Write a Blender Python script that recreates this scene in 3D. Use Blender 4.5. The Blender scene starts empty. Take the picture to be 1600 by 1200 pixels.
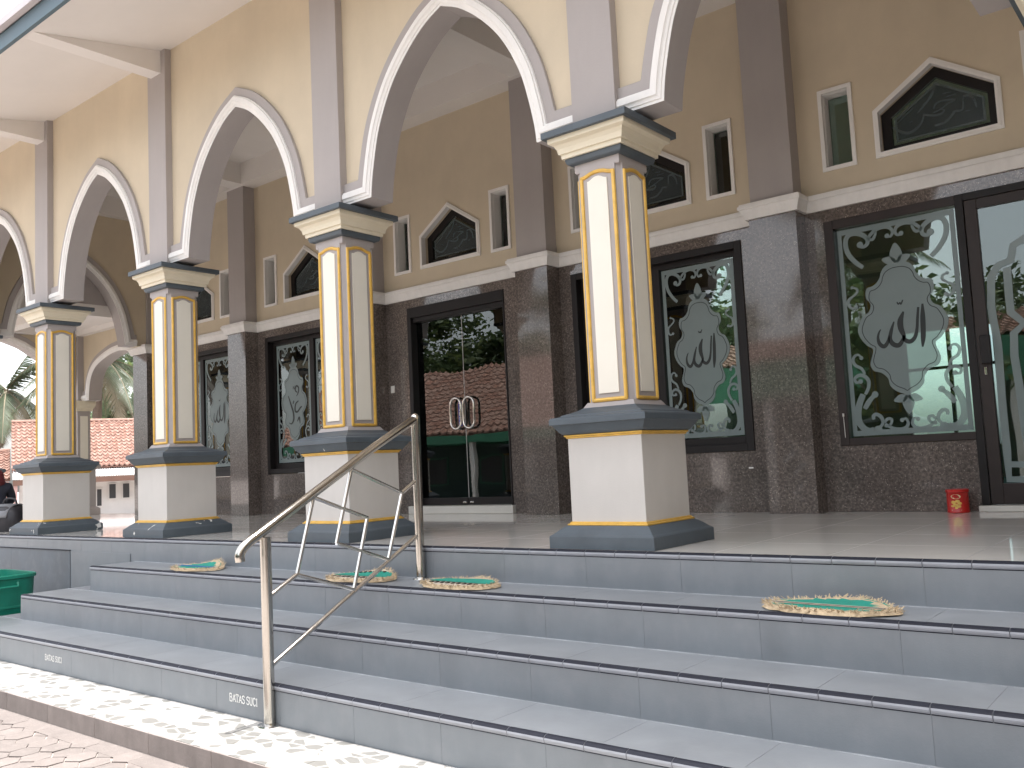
import bpy, bmesh, math, random
import numpy as np
from mathutils import Vector, Matrix
R = math.radians
random.seed(7)
K = 0.85                       # one building unit in metres (five units = 4.25 m)
sc = bpy.context.scene
col = sc.collection

# ------------------------------------------------------------------ camera
CAM = np.array([3.44257, -5.53866, 0.60080]); FPX = 1408.5
cr = np.array([0.77428802, 0.6309946, -0.04820656]); cu = np.array([0.09322445, -0.03838644, 0.99490486]); cf = np.array([-0.62592912, 0.77483695, 0.08854629])
cd = bpy.data.cameras.new('camera'); cam = bpy.data.objects.new('camera', cd); col.objects.link(cam)
m = Matrix(((cr[0], cu[0], -cf[0], CAM[0]*K), (cr[1], cu[1], -cf[1], CAM[1]*K), (cr[2], cu[2], -cf[2], CAM[2]*K), (0, 0, 0, 1)))
cam.matrix_world = m
cd.sensor_width = 36; cd.lens = FPX/1600*36; cd.clip_end = 2000; cd.clip_start = 0.05
sc.camera = cam
# ------------------------------------------------------------------ world, sun, exposure
SUN_EL, SUN_DIR = 82.0, Vector((0.085, 0.034, 0.99)).normalized()
w = bpy.data.worlds.new('World'); sc.world = w; w.use_nodes = True
nt = w.node_tree; bg = nt.nodes['Background']
sky = nt.nodes.new('ShaderNodeTexSky'); sky.sky_type = 'NISHITA'; sky.sun_disc = False
sky.sun_elevation = math.asin(SUN_DIR.z); sky.sun_rotation = math.atan2(SUN_DIR.x, SUN_DIR.y)
sky.dust_density = 4.0; sky.air_density = 1.0; sky.ozone_density = 0.6
hs = nt.nodes.new('ShaderNodeHueSaturation'); hs.inputs['Saturation'].default_value = 0.28
nt.links.new(sky.outputs['Color'], hs.inputs['Color']); nt.links.new(hs.outputs['Color'], bg.inputs['Color'])
bg.inputs['Strength'].default_value = 0.15
sd = bpy.data.lights.new('sun', 'SUN'); sd.energy = 2.1; sd.angle = R(0.7); sd.color = (1.0, 0.965, 0.92)
so = bpy.data.objects.new('sun', sd); col.objects.link(so)
so.rotation_euler = (-SUN_DIR).to_track_quat('-Z', 'Y').to_euler(); so.location = (0, 0, 30)
vs = sc.view_settings; vs.view_transform = 'Standard'; vs.look = 'None'; vs.exposure = 2.08; vs.gamma = 1.0; vs.use_curve_mapping = False
sc.render.engine = 'CYCLES'
cy = sc.cycles; cy.use_denoising = True; cy.max_bounces = 8; cy.diffuse_bounces = 5; cy.glossy_bounces = 4; cy.transparent_max_bounces = 16; cy.transmission_bounces = 4
cy.caustics_reflective = False; cy.caustics_refractive = False; cy.sample_clamp_indirect = 8.0
try: cy.denoiser = 'OPENIMAGEDENOISE'
except Exception: pass

# ------------------------------------------------------------------ materials
M = {}
def nodes(name):
    mt = bpy.data.materials.new(name); mt.use_nodes = True; M[name] = mt
    n = mt.node_tree; return mt, n, n.nodes['Principled BSDF']
def mat(name, c, rough=.6, var=.08, vscale=3., bump=.0, bscale=60., metal=0., spec=.5, c2=None, fine=0., fscale=120.):
    """painted / tiled surface: base colour, slow blotchy tone variation, optional fine grain and relief"""
    mt, n, b = nodes(name); N = n.nodes; L = n.links
    b.inputs['Roughness'].default_value = rough; b.inputs['Metallic'].default_value = metal; b.inputs['Specular IOR Level'].default_value = spec
    tc = N.new('ShaderNodeTexCoord')
    geo = N.new('ShaderNodeNewGeometry')
    nz = N.new('ShaderNodeTexNoise'); nz.inputs['Scale'].default_value = vscale; nz.inputs['Detail'].default_value = 6; nz.inputs['Roughness'].default_value = .6
    L.new(geo.outputs['Position'], nz.inputs['Vector'])
    oi = N.new('ShaderNodeObjectInfo')
    mr = N.new('ShaderNodeMapRange'); mr.inputs['From Min'].default_value = .3; mr.inputs['From Max'].default_value = .7
    mr.inputs['To Min'].default_value = 1-var; mr.inputs['To Max'].default_value = 1+var
    L.new(nz.outputs['Fac'], mr.inputs['Value'])
    mx = N.new('ShaderNodeMix'); mx.data_type = 'RGBA'; mx.blend_type = 'MULTIPLY'; mx.inputs['Factor'].default_value = 1
    mx.inputs['A'].default_value = (*c, 1)
    L.new(mr.outputs['Result'], mx.inputs['B'])
    out = mx.outputs['Result']
    if c2 is not None:
        n2 = N.new('ShaderNodeTexNoise'); n2.inputs['Scale'].default_value = fscale; n2.inputs['Detail'].default_value = 4
        L.new(geo.outputs['Position'], n2.inputs['Vector'])
        m2 = N.new('ShaderNodeMapRange'); m2.inputs['From Min'].default_value = .5; m2.inputs['From Max'].default_value = .75; m2.inputs['To Max'].default_value = fine
        L.new(n2.outputs['Fac'], m2.inputs['Value'])
        x2 = N.new('ShaderNodeMix'); x2.data_type = 'RGBA'; L.new(m2.outputs['Result'], x2.inputs['Factor']); L.new(out, x2.inputs['A']); x2.inputs['B'].default_value = (*c2, 1)
        out = x2.outputs['Result']
    L.new(out, b.inputs['Base Color'])
    rr = N.new('ShaderNodeMapRange'); rr.inputs['To Min'].default_value = max(.02, rough*.8); rr.inputs['To Max'].default_value = min(1, rough*1.25)
    L.new(nz.outputs['Fac'], rr.inputs['Value']); L.new(rr.outputs['Result'], b.inputs['Roughness'])
    if bump:
        n3 = N.new('ShaderNodeTexNoise'); n3.inputs['Scale'].default_value = bscale; n3.inputs['Detail'].default_value = 3
        L.new(geo.outputs['Position'], n3.inputs['Vector'])
        bp = N.new('ShaderNodeBump'); bp.inputs['Strength'].default_value = bump; bp.inputs['Distance'].default_value = .01
        L.new(n3.outputs['Fac'], bp.inputs['Height']); L.new(bp.outputs['Normal'], b.inputs['Normal'])
    return mt
def vary(name, amount):
    """every tile its own slight tone (object random)"""
    mt = M[name]; n = mt.node_tree; b = n.nodes['Principled BSDF']; N = n.nodes; L = n.links
    src = b.inputs['Base Color'].links[0].from_socket
    oi = N.new('ShaderNodeObjectInfo'); mr = N.new('ShaderNodeMapRange'); mr.inputs['To Min'].default_value = 1-amount; mr.inputs['To Max'].default_value = 1+amount
    L.new(oi.outputs['Random'], mr.inputs['Value'])
    mx = N.new('ShaderNodeMix'); mx.data_type = 'RGBA'; mx.blend_type = 'MULTIPLY'; mx.inputs['Factor'].default_value = 1
    L.new(src, mx.inputs['A']); L.new(mr.outputs['Result'], mx.inputs['B']); L.new(mx.outputs['Result'], b.inputs['Base Color'])
def chips(name, colour, scale, th):
    """flaked paint: small irregular bare spots"""
    mt = M[name]; n = mt.node_tree; b = n.nodes['Principled BSDF']; N = n.nodes; L = n.links
    src = b.inputs['Base Color'].links[0].from_socket
    geo = N.new('ShaderNodeNewGeometry'); nz = N.new('ShaderNodeTexNoise'); nz.inputs['Scale'].default_value = scale; nz.inputs['Detail'].default_value = 5; nz.inputs['Distortion'].default_value = .6
    L.new(geo.outputs['Position'], nz.inputs['Vector'])
    cr_ = N.new('ShaderNodeMapRange'); cr_.inputs['From Min'].default_value = th; cr_.inputs['From Max'].default_value = th+.012
    L.new(nz.outputs['Fac'], cr_.inputs['Value'])
    mx = N.new('ShaderNodeMix'); mx.data_type = 'RGBA'; L.new(cr_.outputs['Result'], mx.inputs['Factor']); L.new(src, mx.inputs['A']); mx.inputs['B'].default_value = (*colour, 1)
    L.new(mx.outputs['Result'], b.inputs['Base Color'])

def streaks(name, amount, sx=9., sz=.8):
    """weathering: faint vertical run marks"""
    mt = M[name]; n = mt.node_tree; b = n.nodes['Principled BSDF']; N = n.nodes; L = n.links
    src = b.inputs['Base Color'].links[0].from_socket
    geo = N.new('ShaderNodeNewGeometry'); mp = N.new('ShaderNodeMapping'); mp.inputs['Scale'].default_value = (sx, sx, sz); L.new(geo.outputs['Position'], mp.inputs['Vector'])
    nz = N.new('ShaderNodeTexNoise'); nz.inputs['Scale'].default_value = 1; nz.inputs['Detail'].default_value = 6; nz.inputs['Roughness'].default_value = .65; L.new(mp.outputs['Vector'], nz.inputs['Vector'])
    mr = N.new('ShaderNodeMapRange'); mr.inputs['From Min'].default_value = .35; mr.inputs['From Max'].default_value = .75; mr.inputs['To Min'].default_value = 1+amount*.4; mr.inputs['To Max'].default_value = 1-amount
    L.new(nz.outputs['Fac'], mr.inputs['Value'])
    mx = N.new('ShaderNodeMix'); mx.data_type = 'RGBA'; mx.blend_type = 'MULTIPLY'; mx.inputs['Factor'].default_value = 1
    L.new(src, mx.inputs['A']); L.new(mr.outputs['Result'], mx.inputs['B']); L.new(mx.outputs['Result'], b.inputs['Base Color'])
mat('wall_cream', (.585, .505, .38), .75, .07, 1.3, .10, 90)
mat('taupe', (.385, .355, .345), .7, .05, 1.5, .08, 90)
mat('white_trim', (.78, .765, .74), .6, .04, 2, .06, 80)
mat('ceiling_white', (.73, .70, .67), .8, .05, .8, .03, 40)
mat('slate', (.080, .100, .118), .5, .14, 5, .10, 50); chips('slate', (.7, .7, .68), 9, .765)
mat('slate_worn', (.076, .096, .114), .5, .16, 5, .12, 50); chips('slate_worn', (.7, .7, .68), 11, .665)
mat('pedestal_grey', (.56, .54, .51), .65, .04, 2.5, .06, 90)
mat('capital_cream', (.70, .64, .50), .6, .05, 3, .05, 80)
mat('panel_cream', (.78, .75, .66), .5, .03, 3, .02, 60)
mat('gold', (.70, .43, .085), .38, .15, 14, .05, 70, metal=.15, spec=.6)
mat('granite_base', (.1, .08, .07), .1)
mat('dark_frame', (.016, .0135, .0135), .45, .1, 6, spec=.28)
mat('brown_frame', (.036, .027, .025), .42, .1, 6, spec=.3)
mat('sill_cream', (.62, .60, .55), .5, .05, 4)
mat('step_tile', (.203, .224, .243), .42, .08, 2.2, .06, 140, c2=(.27, .28, .30), fine=.35, fscale=7); vary('step_tile', .025)
mat('tread_tile', (.238, .254, .272), .38, .09, 2.2, .06, 140, c2=(.33, .34, .36), fine=.3, fscale=5); vary('tread_tile', .02)
mat('nosing', (.31, .325, .36), .40, .08, 6)
mat('nosing_dark', (.020, .022, .032), .6, .15, 6, spec=.2)
mat('grout_pale', (.42, .43, .45), .9, .3, 9)
mat('grout', (.19, .20, .215), .9, .1, 10)
mat('floor_tile', (.70, .675, .63), .06, .06, 1.6); vary('floor_tile', .025); M['floor_tile'].node_tree.nodes['Principled BSDF'].inputs['Specular IOR Level'].default_value = .28
mat('side_stone', (.10, .125, .150), .45, .16, 3, .08, 60, c2=(.18, .2, .22), fine=.4, fscale=10)
mat('steel', (.52, .50, .46), .16, .05, 20, metal=1.0)
mat('steel_bright', (.72, .70, .67), .12, .05, 20, metal=1.0)
mat('kerb_tile', (.275, .24, .222), .7, .15, 6, .15, 60); vary('kerb_tile', .08)
mat('paver', (.160, .138, .128), .85, .12, 5, .25, 80, c2=(.22, .19, .178), fine=.5, fscale=25); vary('paver', .09)
mat('fibre', (.56, .44, .29), .95, .2, 30, .6, 150)
mat('mat_green', (.02, .27, .20), .9, .12, 20, .3, 200)
mat('mat_blue', (.03, .16, .32), .9, .12, 20, .3, 200)
mat('mat_dark', (.05, .04, .035), .9, .1, 20)
mat('mat_pale', (.52, .45, .36), .9, .1, 20)
mat('tub_green', (.012, .20, .135), .35, .15, 6)
mat('tin_red', (.50, .022, .018), .3, .06, 8)
mat('tin_yellow', (.75, .50, .12), .35, .1, 40, c2=(.45, .1, .03), fine=.6, fscale=60)
mat('tin_cream', (.78, .66, .38), .35, .06, 20)
mat('print_white', (.82, .82, .80), .5, .03, 10)
mat('print_blue', (.03, .06, .40), .35, .03, 10)
mat('switch_white', (.75, .73, .68), .4, .03, 10)
mat('roof_sheet', (.55, .50, .50), .5, .05, 3)
mat('fascia_teal', (.085, .135, .165), .5, .06, 3)
mat('terracotta', (.235, .138, .108), .85, .28, 7, .3, 40, c2=(.32, .22, .18), fine=.7, fscale=9)
mat('terracotta_old', (.20, .10, .075), .85, .3, 6, .3, 40, c2=(.36, .20, .13), fine=.6, fscale=10)
mat('house_white', (.72, .71, .69), .8, .06, 2)
mat('house_pink', (.42, .27, .25), .8, .08, 3)
mat('house_dark', (.03, .032, .036), .4, .1, 6)
mat('house_green', (.035, .17, .10), .6, .12, 2)
mat('house_teal', (.05, .085, .075), .8, .1, 3)
mat('house_brown', (.13, .07, .05), .7, .12, 4)
mat('zinc', (.55, .53, .52), .45, .12, 4)
mat('bark', (.16, .125, .095), .9, .25, 12, .5, 40)
mat('leaf', (.058, .092, .036), .55, .35, 1.2); 
mat('leaf_light', (.115, .15, .055), .55, .3, 1.2)
mat('palm_leaf', (.075, .098, .055), .5, .25, 1.5)
mat('palm_dry', (.16, .135, .085), .7, .25, 2)
mat('hall_wall', (.40, .34, .24), .8, .06, 2)
mat('hall_carpet', (.03, .12, .08), .95, .15, 4)
mat('navy_cloth', (.018, .020, .032), .85, .2, 12, .2, 60)
mat('maroon_cloth', (.12, .018, .022), .85, .2, 12, .2, 60)
mat('black_bag', (.018, .017, .022), .5, .2, 8, .2, 60)
mat('grey_bag', (.20, .205, .22), .5, .1, 8)
mat('skin', (.34, .19, .12), .6, .06, 12)

streaks('wall_cream', .045, 3.5, .8); streaks('taupe', .05, 5, .7); streaks('pedestal_grey', .04, 7, 1.6); streaks('step_tile', .06, 9, 2.2); streaks('kerb_tile', .15, 12, 1.5); streaks('white_trim', .07, 12, 2)
chips('step_tile', (.42, .43, .45), 34, .80); chips('tread_tile', (.40, .41, .42), 34, .80); streaks('tread_tile', .10, 3, 3)
def granite():
    mt, n, b = nodes('granite'); N = n.nodes; L = n.links
    geo = N.new('ShaderNodeNewGeometry')
    def noise(s, d=3, r=.6):
        q = N.new('ShaderNodeTexNoise'); q.inputs['Scale'].default_value = s; q.inputs['Detail'].default_value = d; q.inputs['Roughness'].default_value = r
        L.new(geo.outputs['Position'], q.inputs['Vector']); return q
    a = noise(45, 5, .7); ra = N.new('ShaderNodeValToRGB')
    e = ra.color_ramp.elements; e[0].position = .34; e[0].color = (.074, .063, .058, 1); e[1].position = .70; e[1].color = (.245, .205, .182, 1)
    x = ra.color_ramp.elements.new(.52); x.color = (.142, .119, .107, 1)
    L.new(a.outputs['Fac'], ra.inputs['Fac'])
    v = N.new('ShaderNodeTexVoronoi'); v.inputs['Scale'].default_value = 78; L.new(geo.outputs['Position'], v.inputs['Vector'])
    sp = N.new('ShaderNodeMapRange'); sp.inputs['From Min'].default_value = .30; sp.inputs['From Max'].default_value = .18; L.new(v.outputs['Distance'], sp.inputs['Value'])
    n2 = noise(26, 2); th = N.new('ShaderNodeMapRange'); th.inputs['From Min'].default_value = .50; th.inputs['From Max'].default_value = .60; L.new(n2.outputs['Fac'], th.inputs['Value'])
    mu = N.new('ShaderNodeMath'); mu.operation = 'MULTIPLY'; L.new(sp.outputs['Result'], mu.inputs[0]); L.new(th.outputs['Result'], mu.inputs[1])
    mx = N.new('ShaderNodeMix'); mx.data_type = 'RGBA'; L.new(mu.outputs[0], mx.inputs['Factor']); L.new(ra.outputs['Color'], mx.inputs['A']); mx.inputs['B'].default_value = (.46, .40, .35, 1)
    big = noise(2.2, 4); mr = N.new('ShaderNodeMapRange'); mr.inputs['From Min'].default_value = .3; mr.inputs['From Max'].default_value = .7; mr.inputs['To Min'].default_value = .8; mr.inputs['To Max'].default_value = 1.2
    L.new(big.outputs['Fac'], mr.inputs['Value'])
    m3 = N.new('ShaderNodeMix'); m3.data_type = 'RGBA'; m3.blend_type = 'MULTIPLY'; m3.inputs['Factor'].default_value = 1
    L.new(mx.outputs['Result'], m3.inputs['A']); L.new(mr.outputs['Result'], m3.inputs['B']); L.new(m3.outputs['Result'], b.inputs['Base Color'])
    b.inputs['Roughness'].default_value = .06; b.inputs['Specular IOR Level'].default_value = .7
    vary('granite', .07)
granite()
def glass(name, tint, ior):
    mt = bpy.data.materials.new(name); mt.use_nodes = True; M[name] = mt; n = mt.node_tree; N = n.nodes; L = n.links
    N.remove(N['Principled BSDF'])
    t = N.new('ShaderNodeBsdfTransparent'); t.inputs['Color'].default_value = (*tint, 1)
    g = N.new('ShaderNodeBsdfGlossy'); g.inputs['Roughness'].default_value = .0; g.inputs['Color'].default_value = (.93, .97, .95, 1)
    geo = N.new('ShaderNodeNewGeometry'); nz = N.new('ShaderNodeTexNoise'); nz.inputs['Scale'].default_value = 1.4; L.new(geo.outputs['Position'], nz.inputs['Vector'])
    bp = N.new('ShaderNodeBump'); bp.inputs['Strength'].default_value = .035; bp.inputs['Distance'].default_value = .05
    L.new(nz.outputs['Fac'], bp.inputs['Height']); L.new(bp.outputs['Normal'], g.inputs['Normal'])
    f = N.new('ShaderNodeFresnel'); f.inputs['IOR'].default_value = ior
    mx = N.new('ShaderNodeMixShader'); L.new(f.outputs[0], mx.inputs[0]); L.new(t.outputs[0], mx.inputs[1]); L.new(g.outputs[0], mx.inputs[2])
    L.new(mx.outputs[0], N['Material Output'].inputs['Surface'])
glass('glass', (.62, .76, .71), 2.15)
glass('door_glass', (.55, .64, .64), 1.85)
mat('cut_clear', (.012, .017, .016), .5, .1, 8)
def frost(name, c, op):
    mt = bpy.data.materials.new(name); mt.use_nodes = True; M[name] = mt; n = mt.node_tree; N = n.nodes; L = n.links
    N.remove(N['Principled BSDF'])
    d = N.new('ShaderNodeBsdfPrincipled'); d.inputs['Base Color'].default_value = (*c, 1); d.inputs['Roughness'].default_value = .25
    t = N.new('ShaderNodeBsdfTransparent'); t.inputs['Color'].default_value = (.8, .9, .86, 1)
    geo = N.new('ShaderNodeNewGeometry'); nz = N.new('ShaderNodeTexNoise'); nz.inputs['Scale'].default_value = 6; L.new(geo.outputs['Position'], nz.inputs['Vector'])
    mr = N.new('ShaderNodeMapRange'); mr.inputs['To Min'].default_value = op-.05; mr.inputs['To Max'].default_value = op+.05; L.new(nz.outputs['Fac'], mr.inputs['Value'])
    mx = N.new('ShaderNodeMixShader'); L.new(mr.outputs['Result'], mx.inputs[0]); L.new(t.outputs[0], mx.inputs[1]); L.new(d.outputs[0], mx.inputs[2])
    L.new(mx.outputs[0], N['Material Output'].inputs['Surface'])
frost('frost', (.245, .30, .30), .80)
frost('frost_faint', (.105, .128, .132), .75)
frost('frost_dim', (.055, .068, .075), .70)
def flagstone():
    """white tile printed with pale grey crazy-paving shapes"""
    mt, n, b = nodes('flagstone'); N = n.nodes; L = n.links
    geo = N.new('ShaderNodeNewGeometry'); mp = N.new('ShaderNodeMapping'); mp.inputs['Scale'].default_value = (9, 14, 9); L.new(geo.outputs['Position'], mp.inputs['Vector'])
    v = N.new('ShaderNodeTexVoronoi'); v.feature = 'F1'; L.new(mp.outputs['Vector'], v.inputs['Vector'])
    v.inputs['Scale'].default_value = 1.0
    e = N.new('ShaderNodeTexVoronoi'); e.feature = 'DISTANCE_TO_EDGE'; e.inputs['Scale'].default_value = 1.0; L.new(mp.outputs['Vector'], e.inputs['Vector'])
    sp = N.new('ShaderNodeSeparateColor'); L.new(v.outputs['Color'], sp.inputs['Color'])
    st = N.new('ShaderNodeMapRange'); st.inputs['From Min'].default_value = .58; st.inputs['From Max'].default_value = .62; L.new(sp.outputs['Red'], st.inputs['Value'])
    ed = N.new('ShaderNodeMapRange'); ed.inputs['From Min'].default_value = .05; ed.inputs['From Max'].default_value = .09; L.new(e.outputs['Distance'], ed.inputs['Value'])
    mu = N.new('ShaderNodeMath'); mu.operation = 'MULTIPLY'; L.new(st.outputs['Result'], mu.inputs[0]); L.new(ed.outputs['Result'], mu.inputs[1])
    mx = N.new('ShaderNodeMix'); mx.data_type = 'RGBA'; L.new(mu.outputs[0], mx.inputs['Factor']); mx.inputs['A'].default_value = (.345, .335, .32, 1); mx.inputs['B'].default_value = (.160, .157, .148, 1)
    L.new(mx.outputs['Result'], b.inputs['Base Color']); b.inputs['Roughness'].default_value = .45
flagstone()
def courtyard():
    mt, n, b = nodes('courtyard'); N = n.nodes; L = n.links
    geo = N.new('ShaderNodeNewGeometry')
    v = N.new('ShaderNodeTexVoronoi'); v.feature = 'DISTANCE_TO_EDGE'; v.inputs['Scale'].default_value = 7; v.inputs['Randomness'].default_value = .3; L.new(geo.outputs['Position'], v.inputs['Vector'])
    nz = N.new('ShaderNodeTexNoise'); nz.inputs['Scale'].default_value = .9; nz.inputs['Detail'].default_value = 7; L.new(geo.outputs['Position'], nz.inputs['Vector'])
    ra = N.new('ShaderNodeValToRGB'); e = ra.color_ramp.elements; e[0].position = .3; e[0].color = (.27, .235, .215, 1); e[1].position = .7; e[1].color = (.37, .325, .30, 1); L.new(nz.outputs['Fac'], ra.inputs['Fac'])
    st = N.new('ShaderNodeMapRange'); st.inputs['From Min'].default_value = .01; st.inputs['From Max'].default_value = .05; st.inputs['To Min'].default_value = .5; st.inputs['To Max'].default_value = 1; L.new(v.outputs['Distance'], st.inputs['Value'])
    mx = N.new('ShaderNodeMix'); mx.data_type = 'RGBA'; mx.blend_type = 'MULTIPLY'; mx.inputs['Factor'].default_value = 1; L.new(ra.outputs['Color'], mx.inputs['A']); L.new(st.outputs['Result'], mx.inputs['B'])
    L.new(mx.outputs['Result'], b.inputs['Base Color']); b.inputs['Roughness'].default_value = .9
courtyard()
for nm in ('leaf', 'leaf_light', 'palm_leaf'):      # thin leaves let some light through
    n = M[nm].node_tree; b = n.nodes['Principled BSDF']
    tr = n.nodes.new('ShaderNodeBsdfTranslucent'); ad = n.nodes.new('ShaderNodeMixShader'); ad.inputs[0].default_value = .35
    n.links.new(b.inputs['Base Color'].links[0].from_socket, tr.inputs['Color'])
    n.links.new(b.outputs[0], ad.inputs[1]); n.links.new(tr.outputs[0], ad.inputs[2]); n.links.new(ad.outputs[0], n.nodes['Material Output'].inputs['Surface'])

# ------------------------------------------------------------------ helpers
def empty(name, loc=(0, 0, 0), rz=0):
    o = bpy.data.objects.new(name, None); col.objects.link(o); o.location = [c*K for c in loc]; o.rotation_euler.z = rz; o.empty_display_size = .2; return o
def tag(o, label=None, cat=None, group=None, kind=None):
    if label: o['label'] = label
    if cat: o['category'] = cat
    if group: o['group'] = group
    if kind: o['kind'] = kind
    return o
def place(name, mesh, parent=None, loc=(0, 0, 0), rz=0, bevel=0):
    o = bpy.data.objects.new(name, mesh); col.objects.link(o); o.parent = parent
    o.location = [c*K for c in loc]; o.rotation_euler.z = rz
    if bevel:
        md = o.modifiers.new('bevel', 'BEVEL'); md.width = bevel*K; md.segments = 2; md.limit_method = 'ANGLE'; md.angle_limit = R(35)
    return o
class MB:
    def __init__(s): s.v = []; s.f = []; s.mi = []
    def add(s, vs, fs, mi=0):
        b = len(s.v); s.v += [tuple(p) for p in vs]; s.f += [tuple(b+i for i in f) for f in fs]; s.mi += [mi]*len(fs); return s
    def box(s, x0, x1, y0, y1, z0, z1, mi=0):
        x0, x1 = min(x0, x1), max(x0, x1)
        return s.add([(x0, y0, z0), (x1, y0, z0), (x1, y1, z0), (x0, y1, z0), (x0, y0, z1), (x1, y0, z1), (x1, y1, z1), (x0, y1, z1)],
                     [(3, 2, 1, 0), (4, 5, 6, 7), (0, 1, 5, 4), (1, 2, 6, 5), (2, 3, 7, 6), (3, 0, 4, 7)], mi)
    def rings(s, prof, mi=0, poly=None):
        """square (or given) outline stacked along z; prof = [(half, z)]"""
        poly = poly or [(-1, -1), (1, -1), (1, 1), (-1, 1)]; n = len(poly)
        vs = [(h*px, h*py, z) for h, z in prof for px, py in poly]; fs = []
        for k in range(len(prof)-1):
            for i in range(n):
                j = (i+1) % n; fs.append((k*n+i, k*n+j, (k+1)*n+j, (k+1)*n+i))
        fs.append(tuple(range(n-1, -1, -1))); fs.append(tuple((len(prof)-1)*n+i for i in range(n)))
        return s.add(vs, fs, mi)
    def prism(s, poly, y0, y1, mi=0, axis='xz'):
        n = len(poly); mk = (lambda a, b, c: (a, c, b)) if axis == 'xz' else ((lambda a, b, c: (a, b, c)) if axis == 'xy' else (lambda a, b, c: (c, a, b)))
        vs = [mk(a, b, y0) for a, b in poly]+[mk(a, b, y1) for a, b in poly]
        fs = [tuple(range(n)), tuple(range(2*n-1, n-1, -1))]+[(i+n, (i+1) % n+n, (i+1) % n, i) for i in range(n)]
        return s.add(vs, fs, mi)
    def tube(s, pts, r, n=8, closed=False, mi=0, flat=None):
        P = [Vector(p) for p in pts]; m_ = len(P); rs = r if isinstance(r, (list, tuple)) else [r]*m_; vs = []; up = None
        for i, p in enumerate(P):
            a = P[(i-1) % m_] if (closed or i > 0) else p; b = P[(i+1) % m_] if (closed or i < m_-1) else p
            t = (b-a).normalized()
            if up is None: up = Vector((0, 0, 1)) if abs(t.z) < .9 else Vector((1, 0, 0))
            sx = t.cross(up).normalized(); up = sx.cross(t).normalized()
            for k in range(n):
                an = 2*math.pi*k/n; vs.append(p+(sx*math.cos(an)+up*math.sin(an))*rs[i])
        fs = []; last = m_ if closed else m_-1
        for i in range(last):
            for k in range(n):
                a, b = i*n+k, i*n+(k+1) % n; c, d = ((i+1) % m_)*n+(k+1) % n, ((i+1) % m_)*n+k
                fs.append((a, b, c, d))
        if not closed: fs += [tuple(range(n-1, -1, -1)), tuple((m_-1)*n+k for k in range(n))]
        return s.add(vs, fs, mi)
    def ribbon(s, pts, wd, y, th=.0015, mi=0, closed=False):
        """flat stroke in the wall plane, y = its face"""
        P = [Vector((a, b)) for a, b in pts]; m_ = len(P); ws = wd if isinstance(wd, (list, tuple)) else [wd]*m_; A = []; B = []
        for i, p in enumerate(P):
            a = P[(i-1) % m_] if (closed or i > 0) else p; b = P[(i+1) % m_] if (closed or i < m_-1) else p
            t = (b-a).normalized() if (b-a).length > 1e-9 else Vector((1, 0)); nrm = Vector((-t.y, t.x)); A.append(p+nrm*ws[i]/2); B.append(p-nrm*ws[i]/2)
        vs = [(q.x, y, q.y) for q in A]+[(q.x, y, q.y) for q in B]
        fs = [(i, (i+1) % m_, (i+1) % m_+m_, i+m_) for i in range(m_ if closed else m_-1)]
        return s.add(vs, fs, mi)
    def mesh(s, name, mats, smooth=False):
        me = bpy.data.meshes.new(name); me.from_pydata([(a*K, b*K, c*K) for a, b, c in s.v], [], s.f)
        for q in (mats if isinstance(mats, (list, tuple)) else [mats]): me.materials.append(M[q])
        me.polygons.foreach_set('material_index', s.mi)
        bm = bmesh.new(); bm.from_mesh(me); bmesh.ops.recalc_face_normals(bm, faces=bm.faces); bm.to_mesh(me); bm.free()
        if smooth:
            me.polygons.foreach_set('use_smooth', [True]*len(me.polygons)); me.set_sharp_from_angle(angle=R(40))
        me.update(); return me
    def build(s, name, mats, parent=None, loc=(0, 0, 0), rz=0, smooth=False, bevel=0):
        return place(name, s.mesh(name, mats, smooth), parent, loc, rz, bevel)
def ray(px, py): return cf+cr*(px-800)/FPX-cu*(py-600)/FPX
def wall(px, py, Y):               # photo pixel -> (x, z) on the wall plane y = Y
    d = ray(px, py); q = CAM+d*(Y-CAM[1])/d[1]; return (float(q[0]), float(q[2]))
def smooth_pts(pts, n=6, closed=False):
    m_ = len(pts); out = []
    if m_ < 3 and not closed: return list(pts)
    rng = m_ if closed else m_-1
    for i in range(rng):
        g = lambda k: pts[k % m_] if closed else pts[min(max(k, 0), m_-1)]
        p0, p1, p2, p3 = g(i-1), g(i), g(i+1), g(i+2)
        for k in range(n):
            t = k/n; out.append(tuple(.5*(2*b+(-a+c)*t+(2*a-5*b+4*c-d)*t*t+(-a+3*b-3*c+d)*t**3) for a, b, c, d in zip(p0, p1, p2, p3)))
    if not closed: out.append(tuple(pts[-1]))
    return out

# ------------------------------------------------------------------ key dimensions (units)
S = 2.9765                      # arcade bay
YP, YR, YG = 2.90, 3.14, 3.26   # hall wall: pilaster face, recessed face, glass
BW = 3.02                       # hall bay
XC = lambda k: 1.525-BW*k       # hall bay centres
XPIL = lambda k: .015-BW*k
Y0, RH, TD, RH4 = -.5316, .2475, .4728, .2389
ZT = [0, -RH4, -RH4-RH, -RH4-2*RH, -RH4-3*RH]         # porch, tread 3, 2, 1, strip
YN = [Y0, Y0-TD, Y0-2*TD, Y0-3*TD]                     # nosing lines
XL = [-15.35, -5.93, -6.44, -6.95]
XRGT = 6.2
ZG = ZT[4]-.142                 # courtyard level
YK = YN[3]-.5285                # kerb line
TL = .708                       # tile length
ZSOF = 5.555

# ------------------------------------------------------------------ ground
g = MB(); g.add([(-400, -400, ZG-.004), (400, -400, ZG-.004), (400, 400, ZG-.004), (-400, 400, ZG-.004)], [(0, 1, 2, 3)])
ground = tag(g.build('ground', 'courtyard'), kind='structure')
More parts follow.
